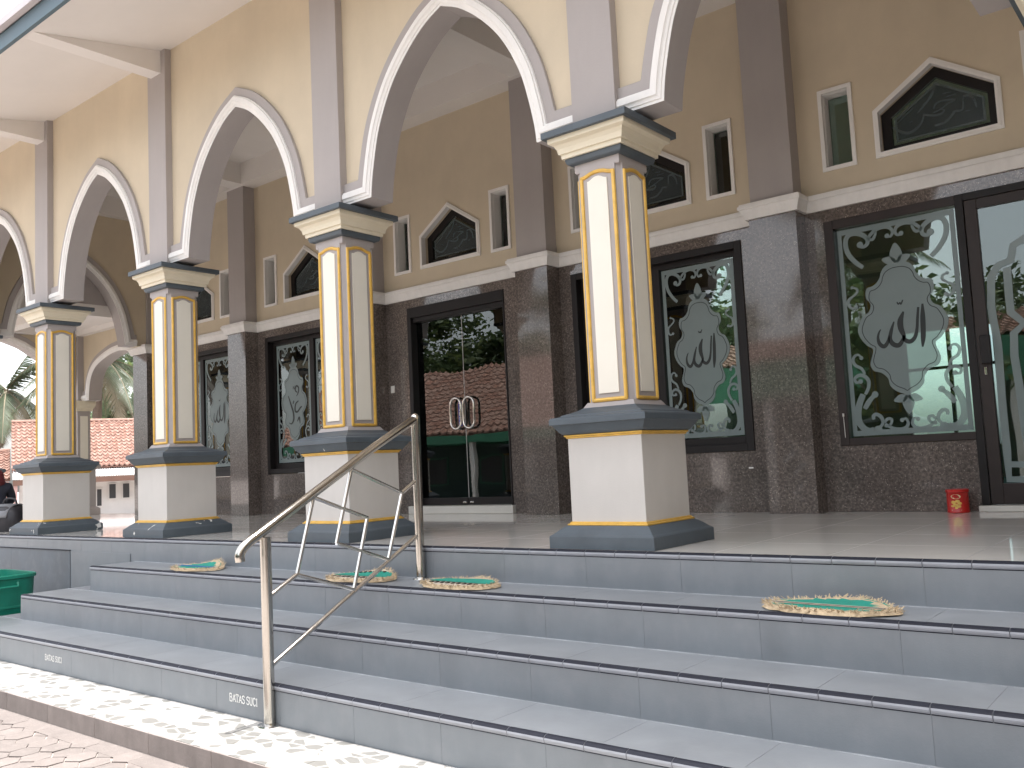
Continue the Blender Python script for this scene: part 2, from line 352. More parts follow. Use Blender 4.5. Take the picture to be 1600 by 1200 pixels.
# hexagonal pavers by the kerb, each a piece of the ground
hx = .105; pv = []
pm = [MB().prism([(hx*.962*math.cos(R(60*i+30+random.uniform(-2, 2))), hx*.962*random.uniform(.97, 1.01)*math.sin(R(60*i+30))) for i in range(6)], -.05, .004+.0006*k, 0, 'xy').mesh('paver', 'paver') for k in range(5)]
y = YK-.10; row = 0; nP = 0
while y > -4.15:
    x = -5.3+(hx*.866 if row % 2 else 0)
    while x < -1.0:
        if x > -5.3+(-2.5-y)*-.2 and nP < 300:
            o = place('paver', random.choice(pm), ground, (x+random.uniform(-.004, .004), y+random.uniform(-.004, .004), ZG+random.uniform(-.003, .003)), R(random.uniform(-2, 2)+random.choice((0, 60, 120))))
            o.rotation_euler.x = R(random.uniform(-.8, .8)); nP += 1
        x += hx*1.732
    y -= hx*1.5; row += 1

# ------------------------------------------------------------------ kerb strip in front of the steps
strip = MB(); strip.box(-18, XRGT+2, YK+.012, YN[3]+.2, ZG-.1, ZT[4]-.012)
strip_o = tag(strip.build('paved_strip', 'grout'), kind='structure')
xs = []; x = -1.427
while x > -13: x -= .706
x0s = x
sm = MB().box(.002, .704, YK+.006, YN[3]-.002, -.02, 0).mesh('flag_tile', 'flagstone')
km = MB().box(.002, .704, YK, YK+.012, ZG-ZT[4]-.02, -.004).mesh('kerb_tile', 'kerb_tile')
x = x0s
while x < XRGT+1.5:
    place('flag_tile', sm, strip_o, (x, 0, ZT[4]), 0, .002); place('kerb_tile', km, strip_o, (x, 0, ZT[4]), 0, .002); x += .706

MB().box(-18, XRGT, YK-.15, YK+.02, ZG-.05, ZG+.0055).build('mortar_bed', 'paver', strip_o)
# ------------------------------------------------------------------ steps
st = MB()
for k in (1, 2, 3):
    st.box(XL[k]+.004, XRGT, YN[k]+.0045, Y0+.3, ZG, ZT[k]-.0025)
steps = tag(st.build('steps', 'grout'), kind='structure')
rise = {1: RH, 2: RH, 3: RH}
noseL = TL/3
nm_ = MB()      # nosing piece: dark groove strip, pale bullnose, dark lower edge
nl = noseL-.004
prof = [(.050, .0), (.036, .0015), (.030, .007), (.012, .006), (.002, .001), (-.004, -.006), (-.006, -.015), (-.004, -.024), (.001, -.032), (.006, -.040), (.05, -.040)]
mats_ = [1, 1, 1, 1, 1, 0, 0, 0, 1, 1]
n_ = len(prof)
vs_ = [(0, a, b) for a, b in prof]+[(nl, a, b) for a, b in prof]
for i in range(n_-1): nm_.add([vs_[i], vs_[i+1], vs_[i+1+n_], vs_[i+n_]], [(0, 1, 2, 3)], mats_[i])
nm_.add(vs_, [tuple(range(n_)), tuple(range(2*n_-1, n_-1, -1))], 0)
nosing_me = nm_.mesh('nosing', ['nosing', 'nosing_dark'])
def run_tiles(parent, x0, x1, off, fn, length):
    n0 = math.floor((x0-off)/length); x = off+n0*length
    while x < x1-.02:
        a, b = max(x, x0), min(x+length, x1)
        if b-a > .03: fn(a, b)
        x += length
tile_cache = {}
def tile(name, matn, parent, x0, x1, y0, y1, z0, z1, gap=.0009, bevel=.0008):
    key = (matn, round(x1-x0, 3), round(y1-y0, 3), round(z1-z0, 3))
    if key not in tile_cache: tile_cache[key] = MB().box(gap, x1-x0-gap, gap, y1-y0-gap, gap, z1-z0-gap).mesh(name, matn)
    return place(name, tile_cache[key], parent, (x0, y0, z0), 0, bevel)
for k in (1, 2, 3):
    z = ZT[k]; zb = ZT[k+1]
    off = -.047+(0, .0, .24, -.02)[k]
    run_tiles(steps, XL[k], XRGT, off, lambda a, b: tile('riser_tile', 'step_tile', steps, a, b, YN[k]+.002, YN[k]+.014, zb-.006, z-.038), TL)
    run_tiles(steps, XL[k], XRGT, off+.1*k, lambda a, b: tile('tread_tile', 'tread_tile', steps, a, b, YN[k]+.050, YN[k-1]+.012, z-.012, z), TL)
    run_tiles(steps, XL[k], XRGT, off, lambda a, b: place('nosing', nosing_me, steps, (a, YN[k], z)) if b-a > .2 else None, noseL)
    MB().box(XL[k]+.02, XRGT, YN[k-1]+.0012, YN[k-1]+.003, z-.002, z+.0035).build('grout_line', 'grout_pale', steps)
    # left cheek of the step
    tile('cheek_tile', 'step_tile', steps, XL[k], XL[k]+.012, YN[k]+.004, Y0, zb-.006 if k < 3 else ZG, z-.002)
# 'BATAS SUCI' lettering on the lowest riser (slab-serif capitals made of strokes)
LET = {'B': ([[(.1, 0), (.1, 1)], [(.1, 1), (.55, 1), (.68, .78), (.55, .54), (.1, .54)], [(.55, .54), (.75, .28), (.58, 0), (.1, 0)]], [(0, 0), (0, 1)]),
       'A': ([[(.08, 0), (.42, 1)], [(.42, 1), (.78, 0)], [(.2, .33), (.65, .33)]], [(-.05, 0), (.65, 0)]),
       'T': ([[(.4, 0), (.4, 1)], [(.02, 1), (.78, 1)], [(.04, 1), (.04, .76)], [(.76, 1), (.76, .76)]], [(.27, 0)]),
       'S': ([[(.7, .8), (.58, .97), (.35, 1), (.12, .86), (.14, .64), (.4, .52), (.66, .4), (.7, .16), (.46, 0), (.2, .03), (.08, .22)]], []),
       'U': ([[(.12, 1), (.12, .25), (.25, .03), (.45, 0), (.62, .08), (.68, .3), (.68, 1)]], [(-.01, 1), (.55, 1)]),
       'C': ([[(.7, .78), (.56, .98), (.34, 1), (.13, .8), (.1, .5), (.15, .2), (.36, 0), (.58, .03), (.72, .22)]], []),
       'I': ([[(.2, 0), (.2, 1)]], [(.07, 0), (.07, 1)]),
       'R': ([[(.1, 0), (.1, 1)], [(.1, 1), (.55, 1), (.68, .75), (.55, .5), (.1, .5)], [(.4, .5), (.75, 0)]], []),
       'K': ([[(.1, 0), (.1, 1)], [(.1, .42), (.7, 1)], [(.3, .6), (.74, 0)]], [])}
ADV = {'B': .86, 'A': .84, 'T': .82, 'S': .82, 'U': .84, 'C': .86, 'I': .42, ' ': .35, 'R': .86, 'K': .84}
def lettering(txt, x, z, h, wscale, y, name, matn, parent, bold=.15):
    mb = MB(); cx = x
    for ch in txt:
        if ch != ' ':
            L_, ser = LET[ch]
            for s_ in L_: mb.ribbon([(cx+a*h*wscale, z+b*h) for a, b in s_], h*bold, y)
            for a, b in ser: mb.ribbon([(cx+a*h*wscale, z+b*h*.92+.04*h), (cx+(a+.28)*h*wscale, z+b*h*.92+.04*h)], h*.10, y-.0003)
        cx += ADV[ch]*h*wscale
    return mb.build(name, matn, parent)
lettering('BATAS SUCI', -4.80, -.888, .046, .92, YN[3]+.0008, 'lettering', 'print_white', steps)
lettering('BATAS SUCI', -2.035, -.893, .050, .85, YN[3]+.0008, 'lettering', 'print_white', steps)

# ------------------------------------------------------------------ porch floor
pf = MB(); pf.box(-15.35, XRGT, Y0+.0045, 3.2, ZG, -.0025); pf.box(-15.35, -12.3, 3.2, 3.6, ZG, -.0025)
porch = tag(pf.build('porch_floor', 'grout'), kind='structure')
run_tiles(porch, -15.35, XRGT, -.047, lambda a, b: tile('riser_tile', 'step_tile', porch, a, b, Y0+.002, Y0+.014, -.156 if b < -7.3 else ZT[1]-.006, -.038), TL)
run_tiles(porch, -15.35, XRGT, -.047, lambda a, b: place('nosing', nosing_me, porch, (a, Y0, 0)) if b-a > .2 else None, noseL)
y = Y0+.05
while y < 3.1:
    run_tiles(porch, -15.3, XRGT, .12, lambda a, b: tile('floor_tile', 'floor_tile', porch, a, b, y, min(y+TL, 3.2), -.012, 0, .0016, .0008), TL); y += TL
y = 3.2
while y < 3.3:
    run_tiles(porch, -15.3, -12.3, .12, lambda a, b: tile('floor_tile', 'floor_tile', porch, a, b, y, y+.4, -.012, 0, .0016, .0008), TL); y += TL
# dark stone panel on the porch side, left of the steps
run_tiles(porch, -15.35, -7.375, -7.375, lambda a, b: tile('side_panel', 'side_stone', porch, a, b, Y0-.012, Y0+.01, ZG, -.160), 1.6)
run_tiles(porch, -15.35, -7.375, -7.375, lambda a, b: tile('side_ledge', 'nosing_dark', porch, a, b, Y0-.02, Y0+.004, -.160, -.150), 1.6)
tile('riser_tile', 'step_tile', porch, -7.375, -6.0, Y0-.006, Y0+.002, ZG, -.16)

# ------------------------------------------------------------------ the mosque
mosque = tag(empty('mosque'), 'cream mosque with pointed arcade, granite hall wall and slate based columns', 'mosque')
# --- column pieces
def column_meshes():
    D = {}
    b = MB(); b.rings([(.421, 0), (.421, .082), (.412, .090), (.398, .098), (.365, .126), (.338, .146), (.326, .152)]); D['plinth'] = b.mesh('plinth', 'slate')
    b = MB(); b.rings([(.421, 0), (.421, .082), (.412, .090), (.398, .098), (.365, .126), (.338, .146), (.326, .152)]); D['plinth_worn'] = b.mesh('plinth', 'slate_worn')
    b = MB(); b.rings([(.302, .150), (.302, .79)]); D['pedestal'] = b.mesh('pedestal', 'pedestal_grey')
    b = MB(); b.rings([(.322, .150), (.326, .156), (.325, .162), (.313, .166), (.313, .172), (.303, .178)]); D['gold_band'] = b.mesh('gold_band', 'gold')
    b = MB(); b.rings([(.303, .760), (.312, .764), (.312, .772), (.322, .776), (.322, .784), (.312, .788)]); D['gold_band2'] = b.mesh('gold_band', 'gold')
    b = MB(); b.rings([(.312, .786), (.330, .792), (.345, .806), (.366, .838), (.378, .856), (.394, .860), (.394, .898), (.384, .908), (.335, .918), (.330, .926), (.262, .948), (.232, .962), (.214, .974)]); D['pedestal_cap'] = b.mesh('pedestal_cap', 'slate')
    a, c = .190, .150; i_ = .172
    poly = []
    for sx, sy in ((1, -1), (1, 1), (-1, 1), (-1, -1)):
        q = [(c, a), (c, i_+.004), (c+.012, i_-.008), (i_-.008, c+.012), (i_+.004, c), (a, c)]
        q = [(sx*u, sy*v) for u, v in q]
        if sx*sy > 0: q = q[::-1]
        poly += q
    sh = MB(); sh.rings([(1, 1.008), (1, 2.70)], 0, poly); sh.rings([(.216, .970), (.200, .996), (.190, 1.010)]); sh.rings([(.186, 2.690), (.190, 2.702), (.190, 2.758)])
    D['shaft'] = sh.mesh('column', 'taupe')
    top = [(.135, 2.638), (.135, 2.642), (.131, 2.642), (.11, 2.643), (.085, 2.650), (.055, 2.661), (.02, 2.667), (-.02, 2.667), (-.055, 2.661), (-.085, 2.650), (-.11, 2.643), (-.131, 2.642), (-.135, 2.642), (-.135, 2.638)]
    path = [(-.135, 1.026), (-.135, 1.022), (-.131, 1.022), (.131, 1.022), (.135, 1.022), (.135, 1.026)]+top
    # gold bead as a flattened tube standing proud of the shaft face
    P = []
    for i, (x, z) in enumerate(path): P.append((x, -.190, z))
    fr = MB(); fr.tube(P, .0150, 8, True); D['frame'] = fr.mesh('gold_frame', 'gold', True)
    s_ = .66
    pan = [(-.084, 1.068), (.084, 1.068)]+[(x*.62, z-.036) for x, z in top[1:-1]]
    pn = MB(); pn.prism(pan, -.199, -.185); D['panel'] = pn.mesh('panel', 'panel_cream')
    b = MB(); b.rings([(.205, 2.752), (.225, 2.758), (.232, 2.766), (.238, 2.786), (.238, 2.806)]); D['neck'] = b.mesh('neck', 'slate')
    b = MB(); b.rings([(.256, 2.802), (.258, 2.832), (.272, 2.836), (.274, 2.848), (.280, 2.874), (.296, 2.900), (.322, 2.914), (.326, 2.918), (.328, 2.952)]); D['capital'] = b.mesh('capital', 'capital_cream')
    b = MB(); b.rings([(.361, 2.950), (.361, 3.0)]); D['abacus'] = b.mesh('abacus', 'slate')
    return D
CM = column_meshes()
def column(x, y, worn=False, scale=None):
    c = place('column', CM['shaft'], mosque, (x, y, 0))
    for nm, ms in (('plinth', 'plinth_worn' if worn else 'plinth'), ('pedestal', 'pedestal'), ('gold_band', 'gold_band'), ('gold_band', 'gold_band2'), ('pedestal_cap', 'pedestal_cap'), ('neck', 'neck'), ('capital', 'capital'), ('abacus', 'abacus')):
        place(nm, CM[ms], c, bevel=.003 if nm in ('pedestal', 'abacus') else 0)
    for q in range(4):
        place('gold_frame', CM['frame'], c, rz=q*math.pi/2); place('panel', CM['panel'], c, rz=q*math.pi/2)
    return c
XR_ = 3.03                        # the entrance bay at the right is a little wider
CX = [XR_]+[-k*S for k in range(6)]
for k, x in enumerate(CX): column(x, 0, worn=(k in (3, 4)))

# --- arches: half profile from spring to apex, then spandrel wall, bands, soffit
HALF = [(.935, 3.04), (.925, 3.14), (.905, 3.26), (.865, 3.44), (.82, 3.60), (.755, 3.755), (.675, 3.905), (.59, 4.03), (.475, 4.16), (.345, 4.28), (.185, 4.395), (0, 4.478)]
HALF = smooth_pts(HALF, 3)
ZTOP = 5.60
def arch_meshes(half, foot_x, zspring, ztop, width, y0=-.11, y1=.11, band=True):
    hs_ = list(half)
    full = hs_+[(-x, z) for x, z in hs_[-2::-1]]           # right spring -> apex -> left spring
    full_l = full[::-1]                                     # left to right
    hw = width/2; xs_ = full_l
    sp = MB()
    for (xa, za), (xb, zb) in zip(xs_[:-1], xs_[1:]):
        sp.add([(xa, y0, za), (xb, y0, zb), (xb, y0, ztop), (xa, y0, ztop)], [(0, 1, 2, 3)])
        sp.add([(xa, y1, za), (xb, y1, zb), (xb, y1, ztop), (xa, y1, ztop)], [(3, 2, 1, 0)])
    ex = xs_[-1][0]
    for sgn in (-1, 1):
        xa, xb = sorted((sgn*ex, sgn*(hw+.0))); sp.box(xa, xb, y0, y1, zspring+.004, ztop)
    spm = sp.mesh('spandrel', 'wall_cream')
    # path for the swept bands: foot (right) .. arch .. foot (left); outward = away from the opening
    path = [(foot_x, zspring)]+full+[(-foot_x, zspring)]
    def offs(d):
        out = []; n = len(path)
        for i, p in enumerate(path):
            ns = []
            for a, b in ((i-1, i), (i, i+1)):
                if a < 0 or b >= n: continue
                t = Vector((path[b][0]-path[a][0], path[b][1]-path[a][1])).normalized(); ns.append(Vector((t.y, -t.x)))
            if len(ns) == 2:
                m_ = (ns[0]+ns[1]); c = max(.35, 1+ns[0].dot(ns[1])); v = m_/c
            else: v = ns[0]
            out.append((p[0]+v.x*d, p[1]+v.y*d))
        for i in range(2, n-2):                    # points past the mitre at the foot collapse onto it
            if out[i][1] < zspring+d: out[i] = out[1] if path[i][0] > 0 else out[n-2]
        return out
    def sweep(prof, name, matn):
        rows = [(offs(d), y) for d, y in prof]; mb = MB(); n = len(path)
        vs = [(x, y, z) for pts, y in rows for x, z in pts]; fs = []
        for r in range(len(rows)-1):
            for i in range(n-1): fs.append((r*n+i, r*n+i+1, (r+1)*n+i+1, (r+1)*n+i))
        mb.add(vs, fs); return mb.mesh(name, matn, True)
    sof = sweep([(0, y1+.004), (0, y0-.034), (.022, y0-.034)], 'arch_soffit', 'taupe')
    white = sweep([(.0, y0-.034), (.0, y0-.040), (.020, y0-.043), (.021, y0-.050), (.036, y0-.053), (.048, y0-.060), (.052, y0-.067), (.096, y0-.064), (.100, y0-.054), (.112, y0-.050), (.116, y0-.030)], 'arch_moulding', 'white_trim')
    tau = sweep([(.112, y0-.034), (.196, y0-.034), (.200, y0-.030), (.200, y0)], 'arch_band', 'taupe')
    return spm, sof, white, tau
AR = arch_meshes(HALF, 1.305, 3.04, ZTOP, S-.002)
def arch(loc, rz=0, A=AR):
    s_ = place('spandrel', A[0], mosque, loc, rz)
    place('arch_soffit', A[1], s_); place('arch_moulding', A[2], s_); place('arch_band', A[3], s_); return s_
for k in range(0, 5): arch((-S*k-S/2, 0, 0))
arch((XR_/2, 0, 0), 0, arch_meshes([(x*.962/.935, z) for x, z in HALF], XR_/2-.183, 3.04, ZTOP, XR_-.002))
stripm = MB().box(-.187, .187, -.19, .13, 3.0, ZSOF+.02).mesh('pilaster_strip', 'taupe')
for x in CX: place('pilaster_strip', stripm, mosque, (x, 0, 0), 0, .004)
# --- eaves: soffit, cross beams, fascia, roof
YE, ZE = -1.632, 5.268
e = MB().prism([(YE+.01, ZE), (-.10, ZSOF), (-.10, ZSOF+.06), (YE+.01, ZE+.06)], -16.6, 6.5, 0, 'yz'); soff = e.build('eaves_soffit', 'ceiling_white', mosque)
bm_ = MB().prism([(YE+.02, ZE+.012), (YE+.02, ZE+.004), (-.185, ZE+.004), (-.185, ZSOF+.004)], -.105, .105, 0, 'yz').mesh('eaves_beam', 'ceiling_white')
for x in CX: place('eaves_beam', bm_, mosque, (x, 0, 0))
MB().box(-16.6, 6.5, YE-.04, YE, ZE-.012, ZE+.165).build('fascia', 'fascia_teal', mosque)
rf = MB(); rf.prism([(YE-.11, ZE+.20), (0, ZSOF+.22), (13.0, ZSOF+.6), (13.0, ZSOF+.65), (0, ZSOF+.28), (YE-.11, ZE+.25)], -16.7, 6.6, 0, 'yz'); roof = rf.build('roof', 'roof_sheet', mosque)
MB().box(-16.7, 6.6, YE-.115, YE-.05, ZE+.165, ZE+.205).build('roof_edge', 'roof_sheet', roof)
# --- porch ceiling and beams
MB().box(-16.6, 6.5, .10, 3.5, 5.66, 5.72).build('porch_ceiling', 'ceiling_white', mosque)
MB().box(-12.3, 6.5, 2.86, 3.4, 5.315, 5.662).build('wall_beam', 'ceiling_white', mosque, bevel=.004)
xb = MB().box(-.16, .16, .11, 2.862, 5.32, 5.662).mesh('cross_beam', 'ceiling_white')
for x in CX[:-1]: place('cross_beam', xb, mosque, (x, 0, 0), 0, .004)
# --- hall wall: granite cladding (slabs), painted upper wall, mouldings, pilasters
core = MB()
WIN = {0: (.435, 1.610, .622, 2.80), 1: (-2.59, -.434, .622, 2.80), 3: (-8.60, -6.50, .63, 2.80), 4: (-11.62, -9.50, .63, 2.80)}
OPEN = {0: (.435, 2.615), 1: (-2.59, -.434), 2: (-5.36, -3.632), 3: (-8.60, -6.50), 4: (-11.62, -9.50)}
ROWS = [0, .708, 1.416, 2.124, 2.925]
SL = []                       # slab rectangles x0,x1,y0,y1,z0,z1
for k in range(5):
    xl, xr = XPIL(k+1)+.24, XPIL(k)-.24
    xl, xr = XPIL(k)+.24, XPIL(k-1)-.24
    a, b = OPEN[k]
    top = 2.80
    for z0, z1 in zip(ROWS[:-1], ROWS[1:]):
        SL.append((xl, a, YR, YR+.05, z0, z1)); SL.append((b, xr, YR, YR+.05, z0, z1))
    n = 3
    for i in range(n): SL.append((a+(b-a)*i/n, a+(b-a)*(i+1)/n, YR, YR+.05, top, 2.925))
    if k in (1, 3, 4):
        zb = .622
        for i in range(n): SL.append((a+(b-a)*i/n, a+(b-a)*(i+1)/n, YR, YR+.05, 0, zb))
        core.box(a, b, YR+.05, 3.36, 0, zb)
    if k == 0:
        SL.append((a, a+.60, YR, YR+.05, 0, .622)); SL.append((a+.60, 1.610, YR, YR+.05, 0, .622)); core.box(a, 1.61, YR+.05, 3.36, 0, .622)
    core.box(xl-.3, a, YR+.05, 3.36, 0, 2.925); core.box(b, xr+.3, YR+.05, 3.36, 0, 2.925); core.box(a, b, YR+.05, 3.36, top, 2.925)
wall_o = core.build('hall_wall', 'hall_wall', mosque)
for (x0, x1, y0, y1, z0, z1) in SL:
    if x1-x0 > .02: tile('granite_slab', 'granite', wall_o, x0, x1, y0, y1, z0, z1, .0004, 0)
for k in range(-1, 5):
    xp = XPIL(k)
    for z0, z1 in zip(ROWS[:-1], ROWS[1:]): tile('granite_slab', 'granite', wall_o, xp-.24, xp+.24, YP, YR+.05, z0, z1, .0004, 0)
# pilaster upper shafts
pu = MB().box(-.225, .225, 2.93, 3.2, 2.92, 5.33).mesh('upper_pilaster', 'taupe')
for k in range(-1, 5): place('upper_pilaster', pu, mosque, (XPIL(k), 0, 0), 0, .004)
# moulding along wall and around each pilaster
def mould_profile(): return [(.0, 2.918), (-.030, 2.918), (-.034, 2.934), (-.040, 2.952), (-.052, 2.985), (-.066, 3.012), (-.080, 3.022), (-.080, 3.052), (-.068, 3.056), (-.066, 3.074), (.0, 3.080)]
mp = MB(); plan = []
x = 6.0
for k in range(-1, 5):
    xp = XPIL(k)
    plan += [(xp+.24, YR), (xp+.24, YP), (xp-.24, YP), (xp-.24, YR)]
plan = [(6.0, YR)]+plan if plan[0][0] < 6 else plan
rows = []
n = len(plan)
for d, z in mould_profile():
    pts = []
    for i, p in enumerate(plan):
        ns = []
        for a, b in ((i-1, i), (i, i+1)):
            if a < 0 or b >= n: continue
            t = Vector((plan[b][0]-plan[a][0], plan[b][1]-plan[a][1])).normalized(); ns.append(Vector((t.y, -t.x)))
        v = (ns[0]+ns[1])/(1+ns[0].dot(ns[1])) if len(ns) == 2 else ns[0]
        pts.append((p[0]+v.x*d, p[1]+v.y*d))
    rows.append((pts, z))
vs_ = [(x, y, z) for pts, z in rows for x, y in pts]; fs_ = []
for r in range(len(rows)-1):
    for i in range(n-1): fs_.append((r*n+i, r*n+i+1, (r+1)*n+i+1, (r+1)*n+i))
mp.add(vs_, fs_); mp.build('wall_moulding', 'white_trim', mosque)

# upper wall per bay with pentagon window and two slits
PW, PZ0, PZ1, PZ2 = .500, 3.340, 3.735, 4.060      # clear opening half width, sill, shoulder, apex
SO, SW, SZ0, SZ1 = .885, .130, 3.325, 4.070         # slit offset, half width
uw = MB(); ya, yb = YR, 3.36; zt = 5.40
def col_(x0, x1, z0, z1): uw.box(x0, x1, ya, yb, z0, z1)
h = BW/2
col_(-h, -SO-SW, 2.92, zt); col_(SO+SW, h, 2.92, zt); col_(-SO+SW, -PW, 2.92, zt); col_(PW, SO-SW, 2.92, zt)
for s_ in (-1, 1):
    a, b = sorted((s_*(SO-SW), s_*(SO+SW))); col_(a, b, 2.92, SZ0); col_(a, b, SZ1, zt)
col_(-PW, PW, 2.92, PZ0)
uw.prism([(-PW, PZ1), (0, PZ2), (0, zt), (-PW, zt)], ya, yb); uw.prism([(0, PZ2), (PW, PZ1), (PW, zt), (0, zt)], ya, yb)
uwm = uw.mesh('upper_wall', 'wall_cream')
def pent(hw, z0, z1, z2): return [(-hw, z0), (hw, z0), (hw, z1), (0, z2), (-hw, z1)]
def ring(mb, outer, inner, y0, y1, mi=0):
    n = len(outer)
    for i in range(n):
        j = (i+1) % n; mb.prism([outer[i], outer[j], inner[j], inner[i]], y0, y1, mi)
pf_ = MB(); ring(pf_, pent(PW+.042, PZ0-.042, PZ1+.022, PZ2+.055), pent(PW-.006, PZ0+.006, PZ1-.004, PZ2-.008), YR-.022, YR+.05)
ring(pf_, pent(PW+.020, PZ0-.020, PZ1+.011, PZ2+.026), pent(PW-.006, PZ0+.006, PZ1-.004, PZ2-.008), YR-.032, YR-.022)
pent_frame_me = pf_.mesh('window_surround', 'white_trim')
pd = MB(); ring(pd, pent(PW, PZ0, PZ1, PZ2), pent(PW-.085, PZ0+.075, PZ1-.045, PZ2-.10), YR+.10, YR+.15); pent_dark_me = pd.mesh('window_frame', 'dark_frame')
pg = MB().prism(pent(PW-.08, PZ0+.07, PZ1-.04, PZ2-.09), YR+.122, YR+.128); pent_glass_me = pg.mesh('pane', 'glass')
sf_ = MB()
so_ = [(-SW, SZ0), (SW, SZ0), (SW, SZ1), (-SW, SZ1)]
gro = lambda q, d: [(x+(d if x > 0 else -d), z+(d if z > 3.7 else -d)) for x, z in q]
ring(sf_, gro(so_, .034), gro(so_, -.004), YR-.020, YR+.03); ring(sf_, gro(so_, .0), gro(so_, -.008), YR+.03, YR+.19)
slit_me = sf_.mesh('slit_window', 'white_trim'); slit_glass_me = MB().prism(gro(so_, -.004), YR+.168, YR+.174).mesh('pane', 'glass')
# calligraphy on the pentagon panes, traced on the bay-0 window and centred
Zp = lambda x0, y0, s: (lambda u, v: (x0+u/s, y0+v/s))
zq = Zp(1340, 80, 6.667)
CAL = [([(380, 790), (450, 830), (540, 850), (620, 810), (680, 740), (708, 650)], 30), ([(700, 655), (800, 665), (880, 650), (915, 615), (880, 590)], 24),
       ([(805, 600), (830, 545), (900, 512), (1030, 500), (960, 540), (880, 600), (800, 640)], 20), ([(820, 770), (930, 735), (1005, 655), (1030, 622), (1110, 600), (1112, 470)], 26),
       ([(1112, 470), (1175, 455), (1230, 500), (1255, 580)], 26), ([(825, 320), (795, 430), (740, 520), (640, 640)], 24), ([(860, 410), (885, 395)], 16), ([(430, 745), (560, 620), (590, 585)], 14), ([(620, 540), (635, 520)], 16),
       ([(690, 560), (720, 530)], 12), ([(900, 440), (985, 420)], 12), ([(940, 470), (1040, 440)], 12), ([(1140, 620), (1190, 610)], 14), ([(560, 735), (590, 725)], 14)]
YPG = YR+.118
def cal_mesh(dim):
    mb = MB(); k = (YPG-CAM[1])/(YPG-CAM[1]); cx = XC(0)+.012
    for pts, wd in CAL:
        q = [wall(*zq(u, v), YPG) for u, v in pts]; q = [(x-cx, z) for x, z in smooth_pts(q, 5)]
        n_ = len(q); ws = [wd/6.667/164*(.45+.55*math.sin(math.pi*min(1, .15+.85*i/max(1, n_-1)))) for i in range(n_)]
        mb.ribbon(q, ws, YPG-.001)
    inn = pent(PW-.115, PZ0+.105, PZ1-.065, PZ2-.145); inn2 = pent(PW-.135, PZ0+.122, PZ1-.075, PZ2-.170)
    n_ = 5; vs = [(x, YPG, z) for x, z in inn]+[(x, YPG, z) for x, z in inn2]; mb.add(vs, [(i, (i+1) % 5, (i+1) % 5+5, i+5) for i in range(5)])
    return mb.mesh('etched_calligraphy', dim)
cal_me = cal_mesh('frost_faint')
film_me = MB().prism(pent(PW-.135, PZ0+.122, PZ1-.075, PZ2-.170), YPG+.0006, YPG+.0016).mesh('frosted_film', 'frost_dim')
for k in range(5):
    u = place('upper_wall', uwm, mosque, (XC(k), 0, 0)); 
    f = place('window_surround', pent_frame_me, mosque, (XC(k), 0, 0))
    place('window_frame', pent_dark_me, f); place('pane', pent_glass_me, f); place('etched_calligraphy', cal_me, f); place('frosted_film', film_me, f)
    for s_ in (-1, 1):
        q = place('slit_window', slit_me, mosque, (XC(k)+s_*SO, 0, 0)); place('pane', slit_glass_me, q)
uwf = MB().box(3.03, 6, YR, 3.36, 2.92, 5.4); uwf.build('upper_wall', 'wall_cream', mosque)

# --- etched ornament for the big panes, traced from the bay-0 pane
z3 = Zp(1280, 300, 6.0); z4 = Zp(1280, 490, 5.715)
PC = (1.063, 1.70)               # centre of the traced pane
def tr(fn, pts, Y=YR): return [(x-PC[0], z-PC[1]) for x, z in (wall(*fn(u, v), Y) for u, v in pts)]
mir = lambda pts: [(-x, z) for x, z in pts]
out_l = tr(z3, [(712, 650), (650, 665), (590, 705), (562, 760), (555, 800), (525, 850), (480, 885), (440, 898), (424, 945), (432, 1000), (466, 1040), (470, 1085), (448, 1130), (400, 1165)])+tr(z4, [(352, 85), (338, 150), (362, 220), (420, 285), (468, 312), (468, 360), (456, 405), (450, 460), (482, 512), (548, 528), (606, 580), (622, 640), (676, 690), (745, 716), (778, 736)])
out_l = [(min(x, 0), z) for x, z in out_l]
med = smooth_pts(out_l, 3); med_full = med+mir(med[::-1])[1:-1]
inner = [(x*.90, (z+.02)*.92-.02) for x, z in med_full]
petal = lambda b, t, wv: [(b[0], b[1]), (b[0]+(t[0]-b[0])*.45-(t[1]-b[1])*wv, b[1]+(t[1]-b[1])*.45+(t[0]-b[0])*wv), t, (b[0]+(t[0]-b[0])*.45+(t[1]-b[1])*wv, b[1]+(t[1]-b[1])*.45-(t[0]-b[0])*wv)]
ztop_, zbot_ = out_l[0][1], out_l[-1][1]
PET = [petal((0, ztop_-.02), (0, ztop_+.18), .28), petal((0, ztop_+.0), (-.125, ztop_+.045), .30), petal((0, ztop_+.0), (.125, ztop_+.045), .30),
       petal((0, zbot_+.02), (0, zbot_-.165), .28), petal((0, zbot_), (-.125, zbot_-.035), .30), petal((0, zbot_), (.125, zbot_-.035), .30)]
